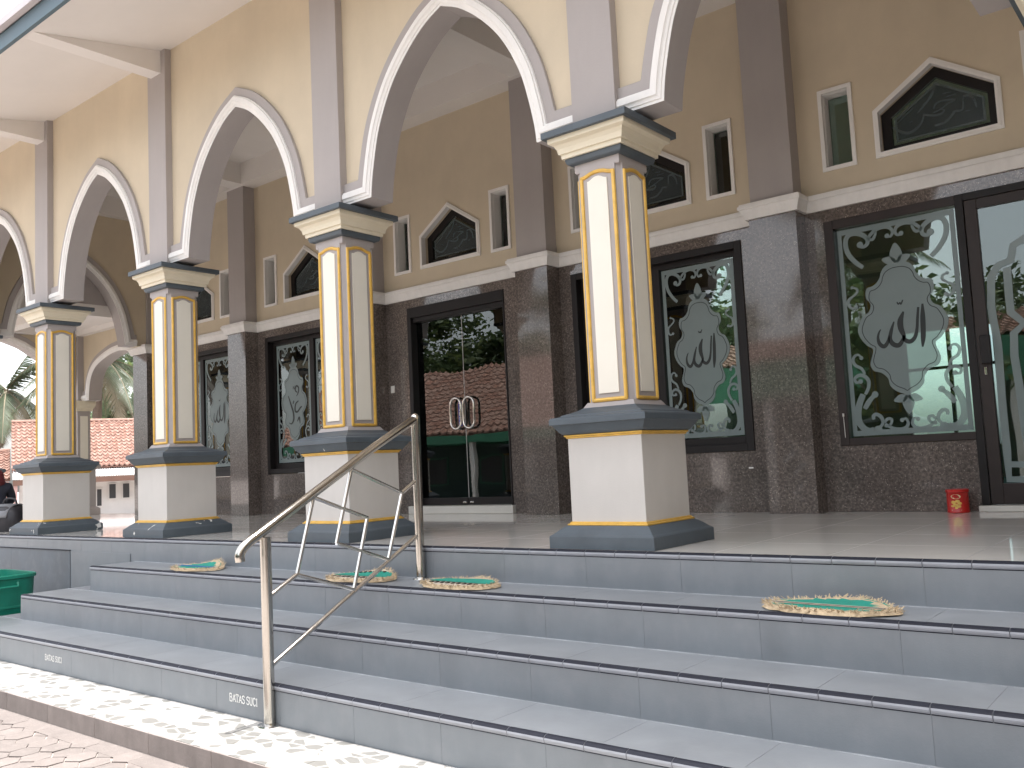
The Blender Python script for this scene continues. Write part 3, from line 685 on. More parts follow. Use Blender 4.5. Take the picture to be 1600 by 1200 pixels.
SCR = [(tr(z3, [(402, 705), (330, 655), (262, 575), (238, 480), (262, 408), (325, 385), (395, 400), (440, 440), (435, 490), (395, 512), (372, 492)]), .036),
       (tr(z3, [(440, 445), (470, 395), (520, 350), (590, 325), (650, 335), (672, 372), (655, 412), (622, 408)]), .026), (tr(z3, [(450, 440), (490, 440), (515, 385), (500, 350)]), .022),
       (tr(z3, [(300, 985), (272, 1010), (270, 1060), (300, 1090), (338, 1075)]), .022), (tr(z3, [(300, 985), (345, 940), (340, 905), (300, 895)]), .018),
       (tr(z4, [(385, 720), (355, 800), (340, 890), (352, 970), (400, 1030), (470, 1048), (520, 1040)]), .048), (tr(z4, [(400, 850), (440, 780), (490, 722)]), .036),
       (tr(z4, [(482, 945), (475, 915), (505, 900), (545, 925), (560, 975), (530, 1015), (470, 1035)]), .026),
       (tr(z4, [(575, 975), (600, 940), (635, 945), (630, 985), (590, 1000)]), .022), (tr(z4, [(580, 985), (640, 1020), (710, 1032), (765, 1015), (782, 975), (760, 938), (728, 950)]), .024),
       (tr(z4, [(405, 720), (432, 660), (432, 600), (400, 560), (350, 550), (312, 580), (325, 615), (362, 605)]), .026),
       (tr(z4, [(400, 540), (370, 490), (318, 462), (296, 420), (310, 378), (345, 368), (368, 395)]), .022)]
ALLAH = [(tr(z4, [(868, -60), (862, 40), (858, 130), (842, 205), (800, 248), (752, 232), (738, 190)]), [.020, .024, .026, .034, .040, .036, .02]),
         (tr(z4, [(738, -20), (712, 60), (716, 130), (742, 195)])+tr(z4, [(738, 225), (700, 280), (650, 272), (622, 225), (632, 150), (655, 70)]), [.016, .05, .05, .034, .03, .042, .042, .036, .03, .012]),
         (tr(z4, [(612, 195), (602, 250), (570, 292), (530, 268), (515, 215), (525, 165), (540, 140)]), [.012, .030, .038, .034, .024, .016, .008]),
         (tr(z4, [(905, -90), (908, 20), (912, 140), (912, 220), (908, 295)]), [.016, .042, .044, .040, .014]), (tr(z3, [(715, 1030), (728, 1050), (742, 1035), (752, 1050), (768, 1010)]), [.012]*5)]
z6 = Zp(380, 480, 6.667)
PC2 = None
def ornament(hw, z0, z1, text, parent, xc, ycut, Y, name='etched'):
    zc = (z0+z1)/2; sx = hw/.525; sz = (z1-z0)/2/1.005
    T = lambda p: (xc+p[0]*sx, zc+p[1]*sz)
    y = Y-.004
    def keep(p): return ycut is None or ycut[0] <= p[0] <= ycut[1]
    b = MB()
    for q in (.0,):
        for x0, x1, za, zb in ((xc-hw+.012, xc-hw+.052, z0+.012, z1-.012), (xc+hw-.052, xc+hw-.012, z0+.012, z1-.012)): b.box(x0, x1, y, y+.0015, za, zb)
        for za, zb in ((z0+.012, z0+.062), (z1-.062, z1-.012)): b.box(xc-hw+.0525, xc+hw-.0525, y, y+.0015, za, zb)
    bo = b.build('etched_border', 'frost', parent)
    md_ = MB(); P = [T(p) for p in med_full]; n_ = len(P)
    md_.add([(x, y, z) for x, z in P], [tuple(range(n_))])
    for q in PET:
        q = [T(p) for p in q]; md_.add([(x, y-.0004, z) for x, z in smooth_pts(q, 4, True)], [tuple(range(4*len(q)))])
    mo = md_.build('etched_medallion', 'frost', parent)
    ln = MB(); ln.ribbon([T(p) for p in inner], .007, y-.0012, closed=True)
    for pts, ws in text:
        wsm = smooth_pts([(w_, w_) for w_ in ws], 5); ln.ribbon([T(p) for p in smooth_pts(pts, 5)], [max(.004, w_[0])*sx for w_ in wsm], y-.0018)
    ln.build('calligraphy', 'cut_clear', parent)
    for pts, wd in SCR:
        for f_ in (pts, mir(pts)):
            s_ = MB()
            q = [T(p) for p in smooth_pts(f_, 5)]; m_ = len(q)
            s_.ribbon(q, [wd*sx*1.3*(.55+.45*math.sin(math.pi*min(1, .2+.8*i/(m_-1)))) for i in range(m_)], y-.0008)
            e_ = q[-1]; rr = wd*sx*.85
            s_.add([(e_[0]+rr*math.cos(a_), y-.0010, e_[1]+rr*math.sin(a_)) for a_ in [2*math.pi*i/10 for i in range(10)]], [tuple(range(10))])
            s_.build('etched_scroll', 'frost', parent)
MUH = [([(-.17, .12), (-.10, -.02), (-.03, -.16), (-.02, -.28), (-.09, -.35), (-.17, -.33)], [.02, .04, .045, .045, .03, .01]),
       ([(.14, .02), (.05, -.03), (.03, -.14), (.10, -.16), (.19, -.10), (.24, -.08)], [.02, .036, .04, .036, .036, .02]), ([(.11, .16), (.05, .20), (.08, .27), (.15, .24), (.14, .16), (.08, .10)], [.02, .03, .034, .034, .03, .014]),
       ([(.09, -.32), (.15, -.26), (.17, -.36)], [.02, .05, .02]), ([(-.02, .22), (-.01, .27), (.02, .22), (.04, .28)], [.012]*4), ([(-.03, -.02), (.0, .03)], [.03, .03])]
# --- windows
def window(x0, x1, z0, z1, ns, texts, rec=.10, jamb=.075, matn='dark_frame'):
    f = MB(); y0, y1 = YR-.018, YR+.17
    f.box(x0, x0+jamb, y0, y1, z0, z1); f.box(x1-jamb, x1, y0, y1, z0, z1); f.box(x0+jamb, x1-jamb, y0, y1, z0, z0+jamb); f.box(x0+jamb, x1-jamb, y0, y1, z1-jamb, z1)
    fo = f.build('window', matn, mosque, bevel=.004)
    w_ = (x1-x0-2*jamb)/ns; Y = YR+rec
    for i in range(ns):
        a, b = x0+jamb+i*w_, x0+jamb+(i+1)*w_; t = .058; s = MB()
        ys = Y-.03+(.0 if i % 2 else .012)
        s.box(a, a+t, ys, ys+.05, z0+jamb, z1-jamb); s.box(b-t, b, ys, ys+.05, z0+jamb, z1-jamb); s.box(a+t, b-t, ys, ys+.05, z0+jamb, z0+jamb+t+.02); s.box(a+t, b-t, ys, ys+.05, z1-jamb-t, z1-jamb)
        s.build('sash', matn, fo, bevel=.003)
        ga, gb, g0, g1 = a+t-.004, b-t+.004, z0+jamb+t+.016, z1-jamb-t+.004
        MB().box(ga, gb, Y+.002, Y+.008, g0, g1).build('pane', 'glass', fo)
        ornament((gb-ga)/2-.008, g0+.005, g1-.005, texts[i], fo, (ga+gb)/2, None, Y+.002)
    return fo
window(*WIN[1][:2], .622, 2.80, 2, (MUH, ALLAH)); window(*WIN[3][:2], .63, 2.80, 2, (MUH, ALLAH)); window(*WIN[4][:2], .63, 2.80, 2, (MUH, ALLAH))
# bay 0: fixed window beside the sliding door
f0 = MB(); y0_, y1_ = YR-.012, YR+.12
f0.box(.435, .520, y0_, y1_, .622, 2.80); f0.box(.52, 1.612, y0_, y1_, .622, .690); f0.box(.52, 1.612, y0_, y1_, 2.715, 2.80)
w0 = f0.build('window', 'brown_frame', mosque, bevel=.004)
MB().box(.516, 1.612, YR+.05, YR+.056, .686, 2.719).build('pane', 'glass', w0)
ornament(.535, .695, 2.71, ALLAH, w0, 1.064, None, YR+.05)
MB().box(.478, .490, YR-.030, YR-.012, .90, .93).tube([(.484, YR-.022, .925), (.486, YR-.022, .80), (.488, YR-.022, .70)], .003, 5).build('window_latch', 'switch_white', w0)
d0 = MB(); d0.box(1.612, 1.680, YR-.020, YR+.16, .05, 2.80); d0.box(1.680, 2.615, YR-.020, YR+.16, 2.735, 2.80); d0.box(2.55, 2.615, YR-.02, YR+.16, .05, 2.735)
do = d0.build('sliding_door', 'dark_frame', mosque, bevel=.004)
lf = MB(); lf.box(1.686, 1.785, YR-.012, YR+.045, .058, 2.730); lf.box(1.785, 2.45, YR-.012, YR+.045, 2.645, 2.730); lf.box(1.785, 2.45, YR-.012, YR+.045, .058, .235); lf.box(2.45, 2.545, YR-.012, YR+.045, .058, 2.73)
lf.build('door_leaf', 'brown_frame', do, bevel=.004)
MB().box(1.781, 2.454, YR+.012, YR+.018, .231, 2.649).build('pane', 'door_glass', do)
MB().box(1.715, 1.800, YR-.052, YR-.012, 1.27, 1.52).build('lock_case', 'dark_frame', do, bevel=.008)
MB().box(1.728, 1.752, YR-.026, YR-.012, 1.175, 1.245).build('keyhole', 'steel_bright', do, bevel=.006)
MB().box(1.60, 2.70, YR-.10, YR+.20, .0, .05).build('door_sill', 'sill_cream', do, bevel=.004)
z5 = Zp(1480, 280, 4.283); z6b = Zp(1480, 540, 4.283)
dd = MB()
for pts, wd in (([z5(620, 310), z5(514, 395), z5(440, 440), z5(422, 540), z5(340, 575), z5(292, 650), z5(292, 850), z5(310, 960), z5(338, 1100), z6b(368, 400), z6b(400, 720), z6b(415, 895), z6b(640, 895)], .075),
                ([z5(398, 590), z5(412, 780), z5(424, 890), z5(514, 962), z5(445, 1030), z5(448, 1180), z6b(480, 260), z6b(520, 560), z6b(560, 800), z6b(640, 800)], .075), ([z6b(425, 795), z6b(640, 795)], .06)):
    q = [wall(*p, YR) for p in pts]; dd.ribbon(q, wd*.85, YR+.008-.0006*len(dd.f)/50)
dd.build('etched_border', 'frost', do)
# bay 2: double glass door
g2 = MB(); xa, xb_ = -5.36, -3.632
g2.box(xa, xa+.07, YR-.015, YR+.22, .10, 2.80); g2.box(xb_-.022, xb_, YR-.015, YR+.22, .10, 2.80); g2.box(xa+.07, xb_-.022, YR-.015, YR+.22, 2.66, 2.80); g2.box(xa+.07, xb_-.022, YR+.02, YR+.2, 2.60, 2.66)
gd = g2.build('glass_door', 'dark_frame', mosque, bevel=.004)
xm = -4.455
for a, b in ((xa+.072, xm-.004), (xm+.004, xb_-.024)):
    MB().box(a, b, YR+.10, YR+.112, .20, 2.598).build('pane', 'door_glass', gd)
    MB().box(a, b, YR+.085, YR+.125, .105, .20).build('bottom_rail', 'dark_frame', gd, bevel=.003)
    cx_ = b-.06 if a < -5 else a+.06
    MB().box(cx_-.03, cx_+.03, YR+.078, YR+.086, .128, .150).build('floor_lock', 'steel_bright', gd, bevel=.004)
MB().box(xm-.0035, xm+.0035, YR+.098, YR+.113, .20, 2.598).build('door_seam', 'zinc', gd)
for xh in (-4.580, -4.352):
    pts = []
    for i in range(9): an = math.pi*i/8; pts.append((xh+.093*math.cos(an), YR+.045, 1.41+.093*math.sin(an)))
    for i in range(9): an = math.pi+math.pi*i/8; pts.append((xh+.093*math.cos(an), YR+.045, 1.19+.093*math.sin(an)))
    hm = MB(); hm.tube(pts, .0155, 10, True); hm.tube([(xh, YR+.045, 1.503), (xh, YR+.10, 1.503)], .01, 8); hm.tube([(xh, YR+.045, 1.097), (xh, YR+.10, 1.097)], .01, 8)
    hm.build('handle', 'steel_bright', gd, smooth=True)
stk = MB().box(-4.570, -4.515, YR+.094, YR+.0985, 1.13, 1.45).build('pull_sticker', 'print_blue', gd)
tl = MB()
for i, ch in enumerate('TARIK'):
    for s_ in LET[ch][0]: tl.ribbon([(-4.560+a*.042, 1.395-i*.062+b*.042) for a, b in s_], .009, YR+.093)
tl.build('lettering', 'print_white', gd)
MB().box(-5.42, -3.60, YR-.06, YR+.22, 0, .10).build('door_sill', 'sill_cream', gd, bevel=.004)
sw = MB().box(-5.73, -5.66, YR-.014, YR, 1.665, 1.765).build('light_switch', 'switch_white', mosque, bevel=.006)
MB().box(-5.712, -5.678, YR-.019, YR-.014, 1.685, 1.735).build('rocker', 'switch_white', sw, bevel=.003)
pat = MB().box(-.52, -.47, YR-.002, YR, .44, .455).build('wall_patch', 'print_white', mosque)
# --- prayer hall behind the glass
hb = MB(); hb.box(-12.3, 6.2, 3.36, 11.6, -.02, -.004); hall = hb.build('hall_floor', 'hall_carpet', mosque)
MB().box(-12.3, 6.2, 3.36, 11.6, 5.3, 5.36).build('hall_ceiling', 'ceiling_white', mosque)
fw = MB(); fw.box(-12.4, 6.3, 11.4, 11.6, 2.6, 5.3); fw.box(-12.4, 6.3, 11.4, 11.6, -.02, .55)
xw = -12.4
for k in range(7):
    x_ = -11.6+2.6*k; fw.box(xw, x_, 11.4, 11.6, .55, 2.6); xw = x_+1.5
fw.box(xw, 6.3, 11.4, 11.6, .55, 2.6); fw.box(6.2, 6.4, 3.36, 11.6, 0, 5.3)
# left end wall of the hall, with window openings on the side porch
zz = [(3.2, 4.6), (6.2, 7.6), (8.6, 9.8)]; yy = 3.0
for a, b in ((3.0, 4.4), (5.9, 6.4), (7.9, 11.6)): fw.box(-12.3, -12.1, a, b, 0, 5.3)
for a, b in ((4.4, 5.9), (6.4, 7.9)): fw.box(-12.3, -12.1, a, b, 0, .62); fw.box(-12.3, -12.1, a, b, 2.7, 5.3)
fw.build('hall_back_wall', 'hall_wall', mosque)
for k in range(7):
    fm = MB(); x_ = -11.6+2.6*k; fm.box(x_+.72, x_+.78, 11.44, 11.5, .55, 2.6); fm.box(x_, x_+1.5, 11.44, 11.5, 1.9, 1.95)
    fm.box(x_, x_+.05, 11.44, 11.5, .55, 2.6); fm.box(x_+1.45, x_+1.5, 11.44, 11.5, .55, 2.6)
    fm.build('back_window_frame', 'dark_frame', mosque)
for xcl, ycl in ((-9.0, 7.2), (-3.0, 7.2), (3.0, 7.2)): MB().box(xcl-.28, xcl+.28, ycl-.28, ycl+.28, 0, 5.3).build('hall_pillar', 'hall_wall', mosque)
sw_ = MB(); sw_.box(6.5, 13, -12.0, 12.0, 2.95, 6.4); sw_.build('unseen_shade_block', 'wall_cream', mosque)  # block out of view, added to keep light off the columns' right faces
MB().box(6.5, 13, -12.0, 12.0, ZG, 2.95).build('unseen_shade_base', 'granite', mosque)  # lower half of the added block, dark granite to cut bounce light
# --- far end of the porch: transverse arch, side porch with low arches
ar_t = arch_meshes(HALF, 1.15, 3.04, 5.66, 2.74)
arch((-12.0, 1.58, 0), math.pi/2, ar_t)
low = [(1.40, 2.28), (1.38, 2.42), (1.30, 2.60), (1.12, 2.80), (.90, 2.97), (.64, 3.13), (.34, 3.32), (0, 3.44)]
arch((-14.95, 1.66, 0), math.pi/2, arch_meshes(smooth_pts(low, 3), 1.46, 2.28, 5.6, 3.16))
rear = [(1.21, 2.28), (1.19, 2.48), (1.13, 2.70), (1.0, 2.87), (.8, 2.98), (.5, 3.07), (.25, 3.12), (0, 3.14)]
arch((-13.2, 3.24, 0), 0, arch_meshes(smooth_pts(rear, 3), 1.5, 2.28, 5.6, 3.3))
sc_ = MB(); sc_.rings([(.13, 1.0), (.13, 2.10)]); sc_.rings([(.26, 0), (.26, .12), (.2, .17), (.2, .9), (.27, .93), (.27, 1.0), (.15, 1.04)])
side_col = sc_.mesh('side_column', 'taupe'); sc2 = MB(); sc2.rings([(.16, 2.08), (.17, 2.13), (.20, 2.18), (.21, 2.22), (.21, 2.285)]); side_cap = sc2.mesh('capital', 'capital_cream')
sc3 = MB(); sc3.box(-.075, .075, -.138, -.128, 1.12, 1.98); sp_me = sc3.mesh('panel', 'panel_cream')
spil = MB().box(-.17, .17, -.17, .17, 2.28, 3.75).mesh('side_pilaster', 'taupe')
c = place('side_column', side_col, mosque, (-14.80, 3.12, 0)); place('capital', side_cap, c)
for q in range(4): place('panel', sp_me, c, rz=q*math.pi/2)
place('side_pilaster', spil, mosque, (-14.86, 3.18, 0))
MB().box(-14.86, -12.12, .10, 3.14, 3.70, 3.76).build('side_porch_ceiling', 'ceiling_white', mosque)
for b_ in [(-14.84, -12.3, 2.98, 3.13, 3.60, 3.702), (-14.84, -12.36, 1.5, 1.72, 3.56, 3.702), (-12.36, -12.11, .14, 3.13, 3.56, 3.76), (-14.84, -14.66, .14, 2.98, 3.58, 3.702)]: MB().box(*b_).build('side_porch_beam', 'ceiling_white', mosque)
MB().box(-12.30, -12.12, .12, 3.13, 3.762, 5.6).build('side_porch_lintel', 'taupe', mosque)

# ------------------------------------------------------------------ handrail
hr = tag(empty('handrail', (-1.555, -1.975, ZT[4])), 'stainless steel stair handrail with two slanted diamond frames', 'handrail')
hz = -ZT[4]; hy = 1.975
def T3(y, z): return (0, y+hy, z+hz)
MB().tube([T3(-1.975, ZT[4]), T3(-1.975, .205)], .0365, 16).build('post', 'steel', hr, smooth=True)
p2 = MB(); p2.tube([T3(-.572, ZT[1]), T3(-.572, .985)], .0345, 16); p2.build('post', 'steel', hr, smooth=True)
for yy_, zz_, rr_ in ((-1.975, ZT[4], .078), (-.572, ZT[1], .060)):
    fl = MB(); c_ = T3(yy_, zz_); fl.tube([(0, c_[1], c_[2]+.0005), (0, c_[1], c_[2]+.008), (0, c_[1], c_[2]+.016)], [rr_, rr_*.97, rr_*.6], 20); fl.build('base_flange', 'steel_bright', hr, smooth=True)
cp = MB(); cp.tube([T3(-.572, .98), T3(-.572, 1.005), T3(-.572, 1.022), T3(-.572, 1.032)], [.0345, .0335, .024, .006], 16); cp.build('post_cap', 'steel_bright', hr, smooth=True)
rl = smooth_pts([T3(-2.168, .070), T3(-2.168, .115), T3(-2.140, .158), T3(-2.075, .200), T3(-1.975, .252), T3(-1.5, .508), T3(-1.0, .778), T3(-.572, 1.008-.02)], 6)
rlm = MB(); rlm.tube(rl, .0315, 14); rlm.build('rail', 'steel', hr, smooth=True)
def bar(a, b, r=.0135):
    MB().tube([T3(*a), T3(*b)], r, 10).build('bar', 'steel_bright', hr, smooth=True)
bar((-1.945, -.610), (-.60, .090), .0165); bar((-.600, .505), (-.741, .426), .0155); bar((-1.945, -.170), (-1.732, -.064), .0155)
for q in (((-1.577, .440), (-1.732, -.064), (-1.243, -.228), (-1.095, .265)), ((-1.233, .620), (-1.387, .110), (-.903, -.055), (-.741, .426))):
    for i in range(4): bar(q[i], q[(i+1) % 4])

# ------------------------------------------------------------------ door mats on the upper tread
def doormat(x, y, hxx, hyy, rz, label, fold, style):
    z = ZT[1]; o = empty('doormat', (x, y, z), rz); tag(o, label, 'doormat', 'oval coir mats on the top tread')
    rnd = random.Random(int(x*100))
    lift = lambda u, v: fold*max(0, v/hyy-.15)**1.4*math.exp(-((u-hxx*.35)/(hxx*.6))**2)
    b = MB(); n = 40; vs = []; 
    rad = [0, .35, .62, .80, .92, 1.0]; hgt = [.020, .022, .025, .028, .022, .004]
    for r_, h_ in zip(rad, hgt):
        for i in range(n):
            an = 2*math.pi*i/n; k_ = r_*(1+(.03*math.sin(5*an+x)+rnd.uniform(-.02, .02) if r_ > .9 else 0)); u, v = hxx*k_*math.cos(an), hyy*k_*math.sin(an); vs.append((u, v, h_+lift(u, v)+rnd.uniform(0, .004)))
    fs = [(r_*n+i, r_*n+(i+1) % n, (r_+1)*n+(i+1) % n, (r_+1)*n+i) for r_ in range(5) for i in range(n)]
    b.add(vs, fs); b.build('coir_base', 'fibre', o, smooth=True)
    gr = MB(); pts = []
    for i in range(28): an = 2*math.pi*i/28; u, v = hxx*.70*math.cos(an), hyy*.62*math.sin(an); pts.append((u, v))
    band = (.62 if style != 'blue' else .62)
    def patch(v0, v1, matn, dz, name):
        P = MB(); m_ = 14
        lim = lambda v: hxx*.84*max(0, 1-(abs(v)/(hyy*.84))**2.6)**.5
        vs = []
        for i in range(m_+1):
            t = -1+2*i/m_
            for q_ in range(9): v = v0+(v1-v0)*q_/8; u = t*lim(v); vs.append((u, v, .0285+dz+lift(u, v)))
        P.add(vs, [(i*9+j, (i+1)*9+j, (i+1)*9+j+1, i*9+j+1) for i in range(m_) for j in range(8)]); P.build(name, matn, o)
    if style == 'lines':
        patch(-.76*hyy, .76*hyy, 'mat_green', 0, 'green_weave'); patch(-.28*hyy, -.20*hyy, 'mat_pale', .003, 'pale_stripe'); patch(-.20*hyy, -.12*hyy, 'mat_dark', .0035, 'dark_stripe'); patch(-.12*hyy, -.04*hyy, 'mat_pale', .003, 'pale_stripe')
    elif style == 'blue':
        patch(-.76*hyy, .76*hyy, 'mat_green', 0, 'green_weave'); patch(-.25*hyy, .1*hyy, 'mat_blue', .003, 'blue_stripe')
    else:
        patch(-.76*hyy, .76*hyy, 'mat_pale', 0, 'pale_weave'); patch(-.10*hyy, .60*hyy, 'mat_green', .004, 'green_stripe')
        dk = MB()
        for i in range(9):
            u = -hxx*.62+hxx*1.24*i/8
            for v in ((-.42*hyy,) if style == 'dots' else (-.35*hyy,)): dk.box(u-.012, u+.012, v-.014, v+.014, .029, .035)
            if style == 'dots' and abs(u) < hxx*.5: dk.box(u-.009, u+.009, .55*hyy-.012, .55*hyy+.012, .032+lift(u, .55*hyy), .039+lift(u, .55*hyy))
        dk.build('dark_knots', 'mat_dark', o)['kind'] = 'stuff'
    # coarse fringe of fibres round the rim
    fr = MB()
    for i in range(700):
        an = rnd.uniform(0, 2*math.pi); k0 = rnd.uniform(.78, 1.0); k1 = k0+rnd.uniform(.02, .09); da = rnd.uniform(-.07, .07)
        u0, v0 = hxx*k0*math.cos(an), hyy*k0*math.sin(an); u1, v1 = hxx*k1*math.cos(an+da), hyy*k1*math.sin(an+da); z0 = .021+lift(u0, v0); z1 = z0+rnd.uniform(-.012, .022); z1 = max(.004, z1)
        w_ = rnd.uniform(.003, .006); fr.add([(u0-w_, v0, z0), (u0+w_, v0, z0), (u1+w_*.4, v1, z1), (u1-w_*.4, v1, z1)], [(0, 1, 2, 3)])
    fo = fr.build('fibre_fringe', 'fibre', o); fo['kind'] = 'stuff'
doormat(-4.31, -.772, .345, .185, R(0), 'oval coir mat with a blue stripe, far from the handrail', .075, 'blue')
doormat(-2.02, -.772, .345, .190, R(2), 'oval coir mat with dark knots, just behind the handrail post', .07, 'dots')
doormat(-.96, -.785, .345, .190, R(-2), 'oval coir mat with a plain green half, in front of the handrail post', .03, 'half')
doormat(1.665, -.785, .365, .200, R(-3), 'oval coir mat with two green bands, before the sliding door', .03, 'lines')

# ------------------------------------------------------------------ red tin by the sliding door
tin = tag(empty('biscuit_tin', (1.452, 2.985, 0)), 'round red biscuit tin on the floor beside the sliding door', 'tin')
tb = MB(); c16 = [(math.cos(2*math.pi*i/28), math.sin(2*math.pi*i/28)) for i in range(28)]
tb.rings([(.086, .0), (.090, .004), (.090, .010), (.087, .014), (.087, .172), (.090, .176), (.090, .180)], 0, c16); tb.build('body', 'tin_red', tin, smooth=True)
tb = MB(); tb.rings([(.091, .174), (.0935, .176), (.0935, .196), (.090, .200), (.078, .197)], 0, c16); tb.build('lid', 'tin_red', tin, smooth=True)
def on_tin(mb, pts, off, mi=0):   # pts (arc, z) wrapped on the tin, facing the camera side
    base = math.atan2(CAM[1]-2.985, CAM[0]-1.452)-.18
    vs = [(.0875*(1+off)*math.cos(base+a/.0875), .0875*(1+off)*math.sin(base+a/.0875), z) for a, z in pts]; mb.add(vs, [tuple(range(len(vs)))], mi)
lb = MB()
on_tin(lb, [(.040*math.cos(a), .140+.020*math.sin(a)) for a in [2*math.pi*i/16 for i in range(16)]], .012)
lb.build('oval_label', 'tin_cream', tin)
lb = MB()
for i in range(5): on_tin(lb, [(-.026+.0115*i+x, .140+z) for x, z in ((-.0035, -.008), (.0035, -.008), (.0035, .008), (-.0035, .008))], .02)
lb.build('emblem', 'tin_red', tin)
lb = MB()
for (a, z, r_) in ((-.022, .092, .020), (.012, .100, .019), (.028, .082, .018), (-.006, .068, .021), (-.030, .060, .014), (.022, .056, .017), (.0, .044, .013)):
    on_tin(lb, [(a+r_*math.cos(t), z+r_*.7*math.sin(t)) for t in [2*math.pi*i/10 for i in range(10)]], .012+.002*random.random())
lb.build('biscuit_picture', 'tin_yellow', tin)
lb = MB(); on_tin(lb, [(-.04, .022), (.04, .022), (.04, .027), (-.04, .027)], .012); lb.build('printed_line', 'tin_cream', tin)

# ------------------------------------------------------------------ green tub left of the steps
tub = tag(empty('plastic_tub', (-7.62, -1.35, ZG)), 'green plastic tub on the ground left of the steps', 'tub')
def rrect(hx_, hy_, r_, n=5):
    pts = []
    for cx_, cy_, a0 in ((hx_-r_, hy_-r_, 0), (-hx_+r_, hy_-r_, 90), (-hx_+r_, -hy_+r_, 180), (hx_-r_, -hy_+r_, 270)):
        for i in range(n+1): a = R(a0+90*i/n); pts.append((cx_+r_*math.cos(a), cy_+r_*math.sin(a)))
    return pts
O = rrect(.50, .36, .16)
tbm = MB(); tbm.rings([(.86, .0), (.87, .02), (.95, .42), (.965, .425), (.965, .445), (.955, .45), (.985, .74), (1.03, .745), (1.03, .775), (1.0, .785), (.965, .78), (.84, .06), (.0, .05)], 0, O); tbm.build('body', 'tub_green', tub, smooth=True)
hdl = MB(); hdl.tube([(.515, -.12, .70), (.545, -.11, .66), (.545, .11, .66), (.515, .12, .70)], .014, 8); hdl.build('handle', 'tub_green', tub, smooth=True)

# ------------------------------------------------------------------ person sitting on the porch, with a bag
def skinned(name, chain, radii, matn, parent, sub=2, edges=None):
    me = bpy.data.meshes.new(name); edges = edges or [(i, i+1) for i in range(len(chain)-1)]
    me.from_pydata([tuple(c*K for c in p) for p in chain], edges, []); me.materials.append(M[matn])
    o = bpy.data.objects.new(name, me); col.objects.link(o); o.parent = parent
    sk = o.modifiers.new('skin', 'SKIN'); sk.use_smooth_shade = True
    for i, v in enumerate(me.skin_vertices[0].data):
        r_ = radii[i]; v.radius = (r_[0]*K, r_[1]*K) if isinstance(r_, tuple) else (r_*K, r_*K); v.use_root = (i == 0)
    ss = o.modifiers.new('sub', 'SUBSURF'); ss.levels = sub; ss.render_levels = sub
    return o
per = tag(empty('person', (-10.83, -.02, 0), R(75)), 'person in dark navy clothes and maroon headscarf sitting on the porch floor', 'person')
J = [(0, 0, .14), (0, .02, .34), (0, .05, .52), (0, .07, .62), (0, .08, .70), (0, .09, .80), (.0, .10, .88),   # pelvis, waist, chest, upper chest, neck, head, crown
     (.17, .06, .62), (.24, .16, .44), (.16, .34, .34), (-.17, .06, .62), (-.24, .16, .44), (-.10, .36, .32),   # arms
     (.11, .06, .12), (.16, .46, .40), (.13, .62, .06), (.13, .74, .04), (-.11, .06, .12), (-.15, .46, .38), (-.12, .62, .06), (-.12, .74, .04)]
ED = [(0, 1), (1, 2), (2, 3), (3, 4), (4, 5), (5, 6), (3, 7), (7, 8), (8, 9), (3, 10), (10, 11), (11, 12), (0, 13), (13, 14), (14, 15), (15, 16), (0, 17), (17, 18), (18, 19), (19, 20)]
RD = [(.17, .14), (.15, .12), (.16, .12), (.15, .10), .06, .105, .07, .08, .062, .045, .08, .062, .045, .11, .08, .055, .045, .11, .08, .055, .045]
skinned('body', J, RD, 'navy_cloth', per, 2, ED)
skinned('headscarf', [(0, .06, .62), (0, .07, .72), (0, .075, .83), (0, .08, .90)], [(.20, .15), .13, .135, .08], 'maroon_cloth', per)
skinned('face', [(0, .16, .79), (0, .185, .83)], [.075, .07], 'skin', per)
for s_ in (1, -1):
    hnd = [(.15 if s_ > 0 else -.10, .36, .335), (.13 if s_ > 0 else -.08, .42, .335)]
    base = hnd[1]; ch = [hnd[0], base]; ed = [(0, 1)]; rd = [.034, .036]
    for i in range(4):
        fx = base[0]+(-.03+.02*i); ch += [(fx, base[1]+.045, base[2]+.004), (fx, base[1]+.075-.006*abs(i-1.4), base[2]-.02)]; k_ = len(ch); ed += [(1, k_-2), (k_-2, k_-1)]; rd += [.010, .008]
    ch += [(base[0]-.045*s_, base[1]-.02, base[2]-.01), (base[0]-.055*s_, base[1]+.02, base[2]-.02)]; k_ = len(ch); ed += [(0, k_-2), (k_-2, k_-1)]; rd += [.011, .009]
    skinned('hand', ch, rd, 'skin', per, 1, ed)
bag = tag(empty('bag', (-10.33, -.02, 0), R(20)), 'black rounded bag with grey flap on the porch beside the sitting person', 'bag')
bb = MB(); bb.rings([(.88, 0), (1.0, .05), (1.04, .16), (.98, .26), (.80, .33), (.45, .365), (.0, .37)], 0, rrect(.27, .20, .15)); bb.build('body', 'black_bag', bag, smooth=True)
bb = MB(); n = 10; vs = []
for i in range(n+1):
    a = R(10+100*i/n)
    for t in (-1, 1): vs.append((t*.16, -.235*math.cos(a)*.95, .16+.225*math.sin(a)))
bb.add(vs, [(2*i, 2*i+1, 2*i+3, 2*i+2) for i in range(n)]); fl = bb.build('flap', 'grey_bag', bag, smooth=True); md = fl.modifiers.new('thick', 'SOLIDIFY'); md.thickness = .015
bb = MB(); bb.tube(smooth_pts([(-.14, 0, .35), (-.08, 0, .45), (.08, 0, .45), (.14, 0, .35)], 5), .014, 8); bb.build('strap', 'black_bag', bag, smooth=True)

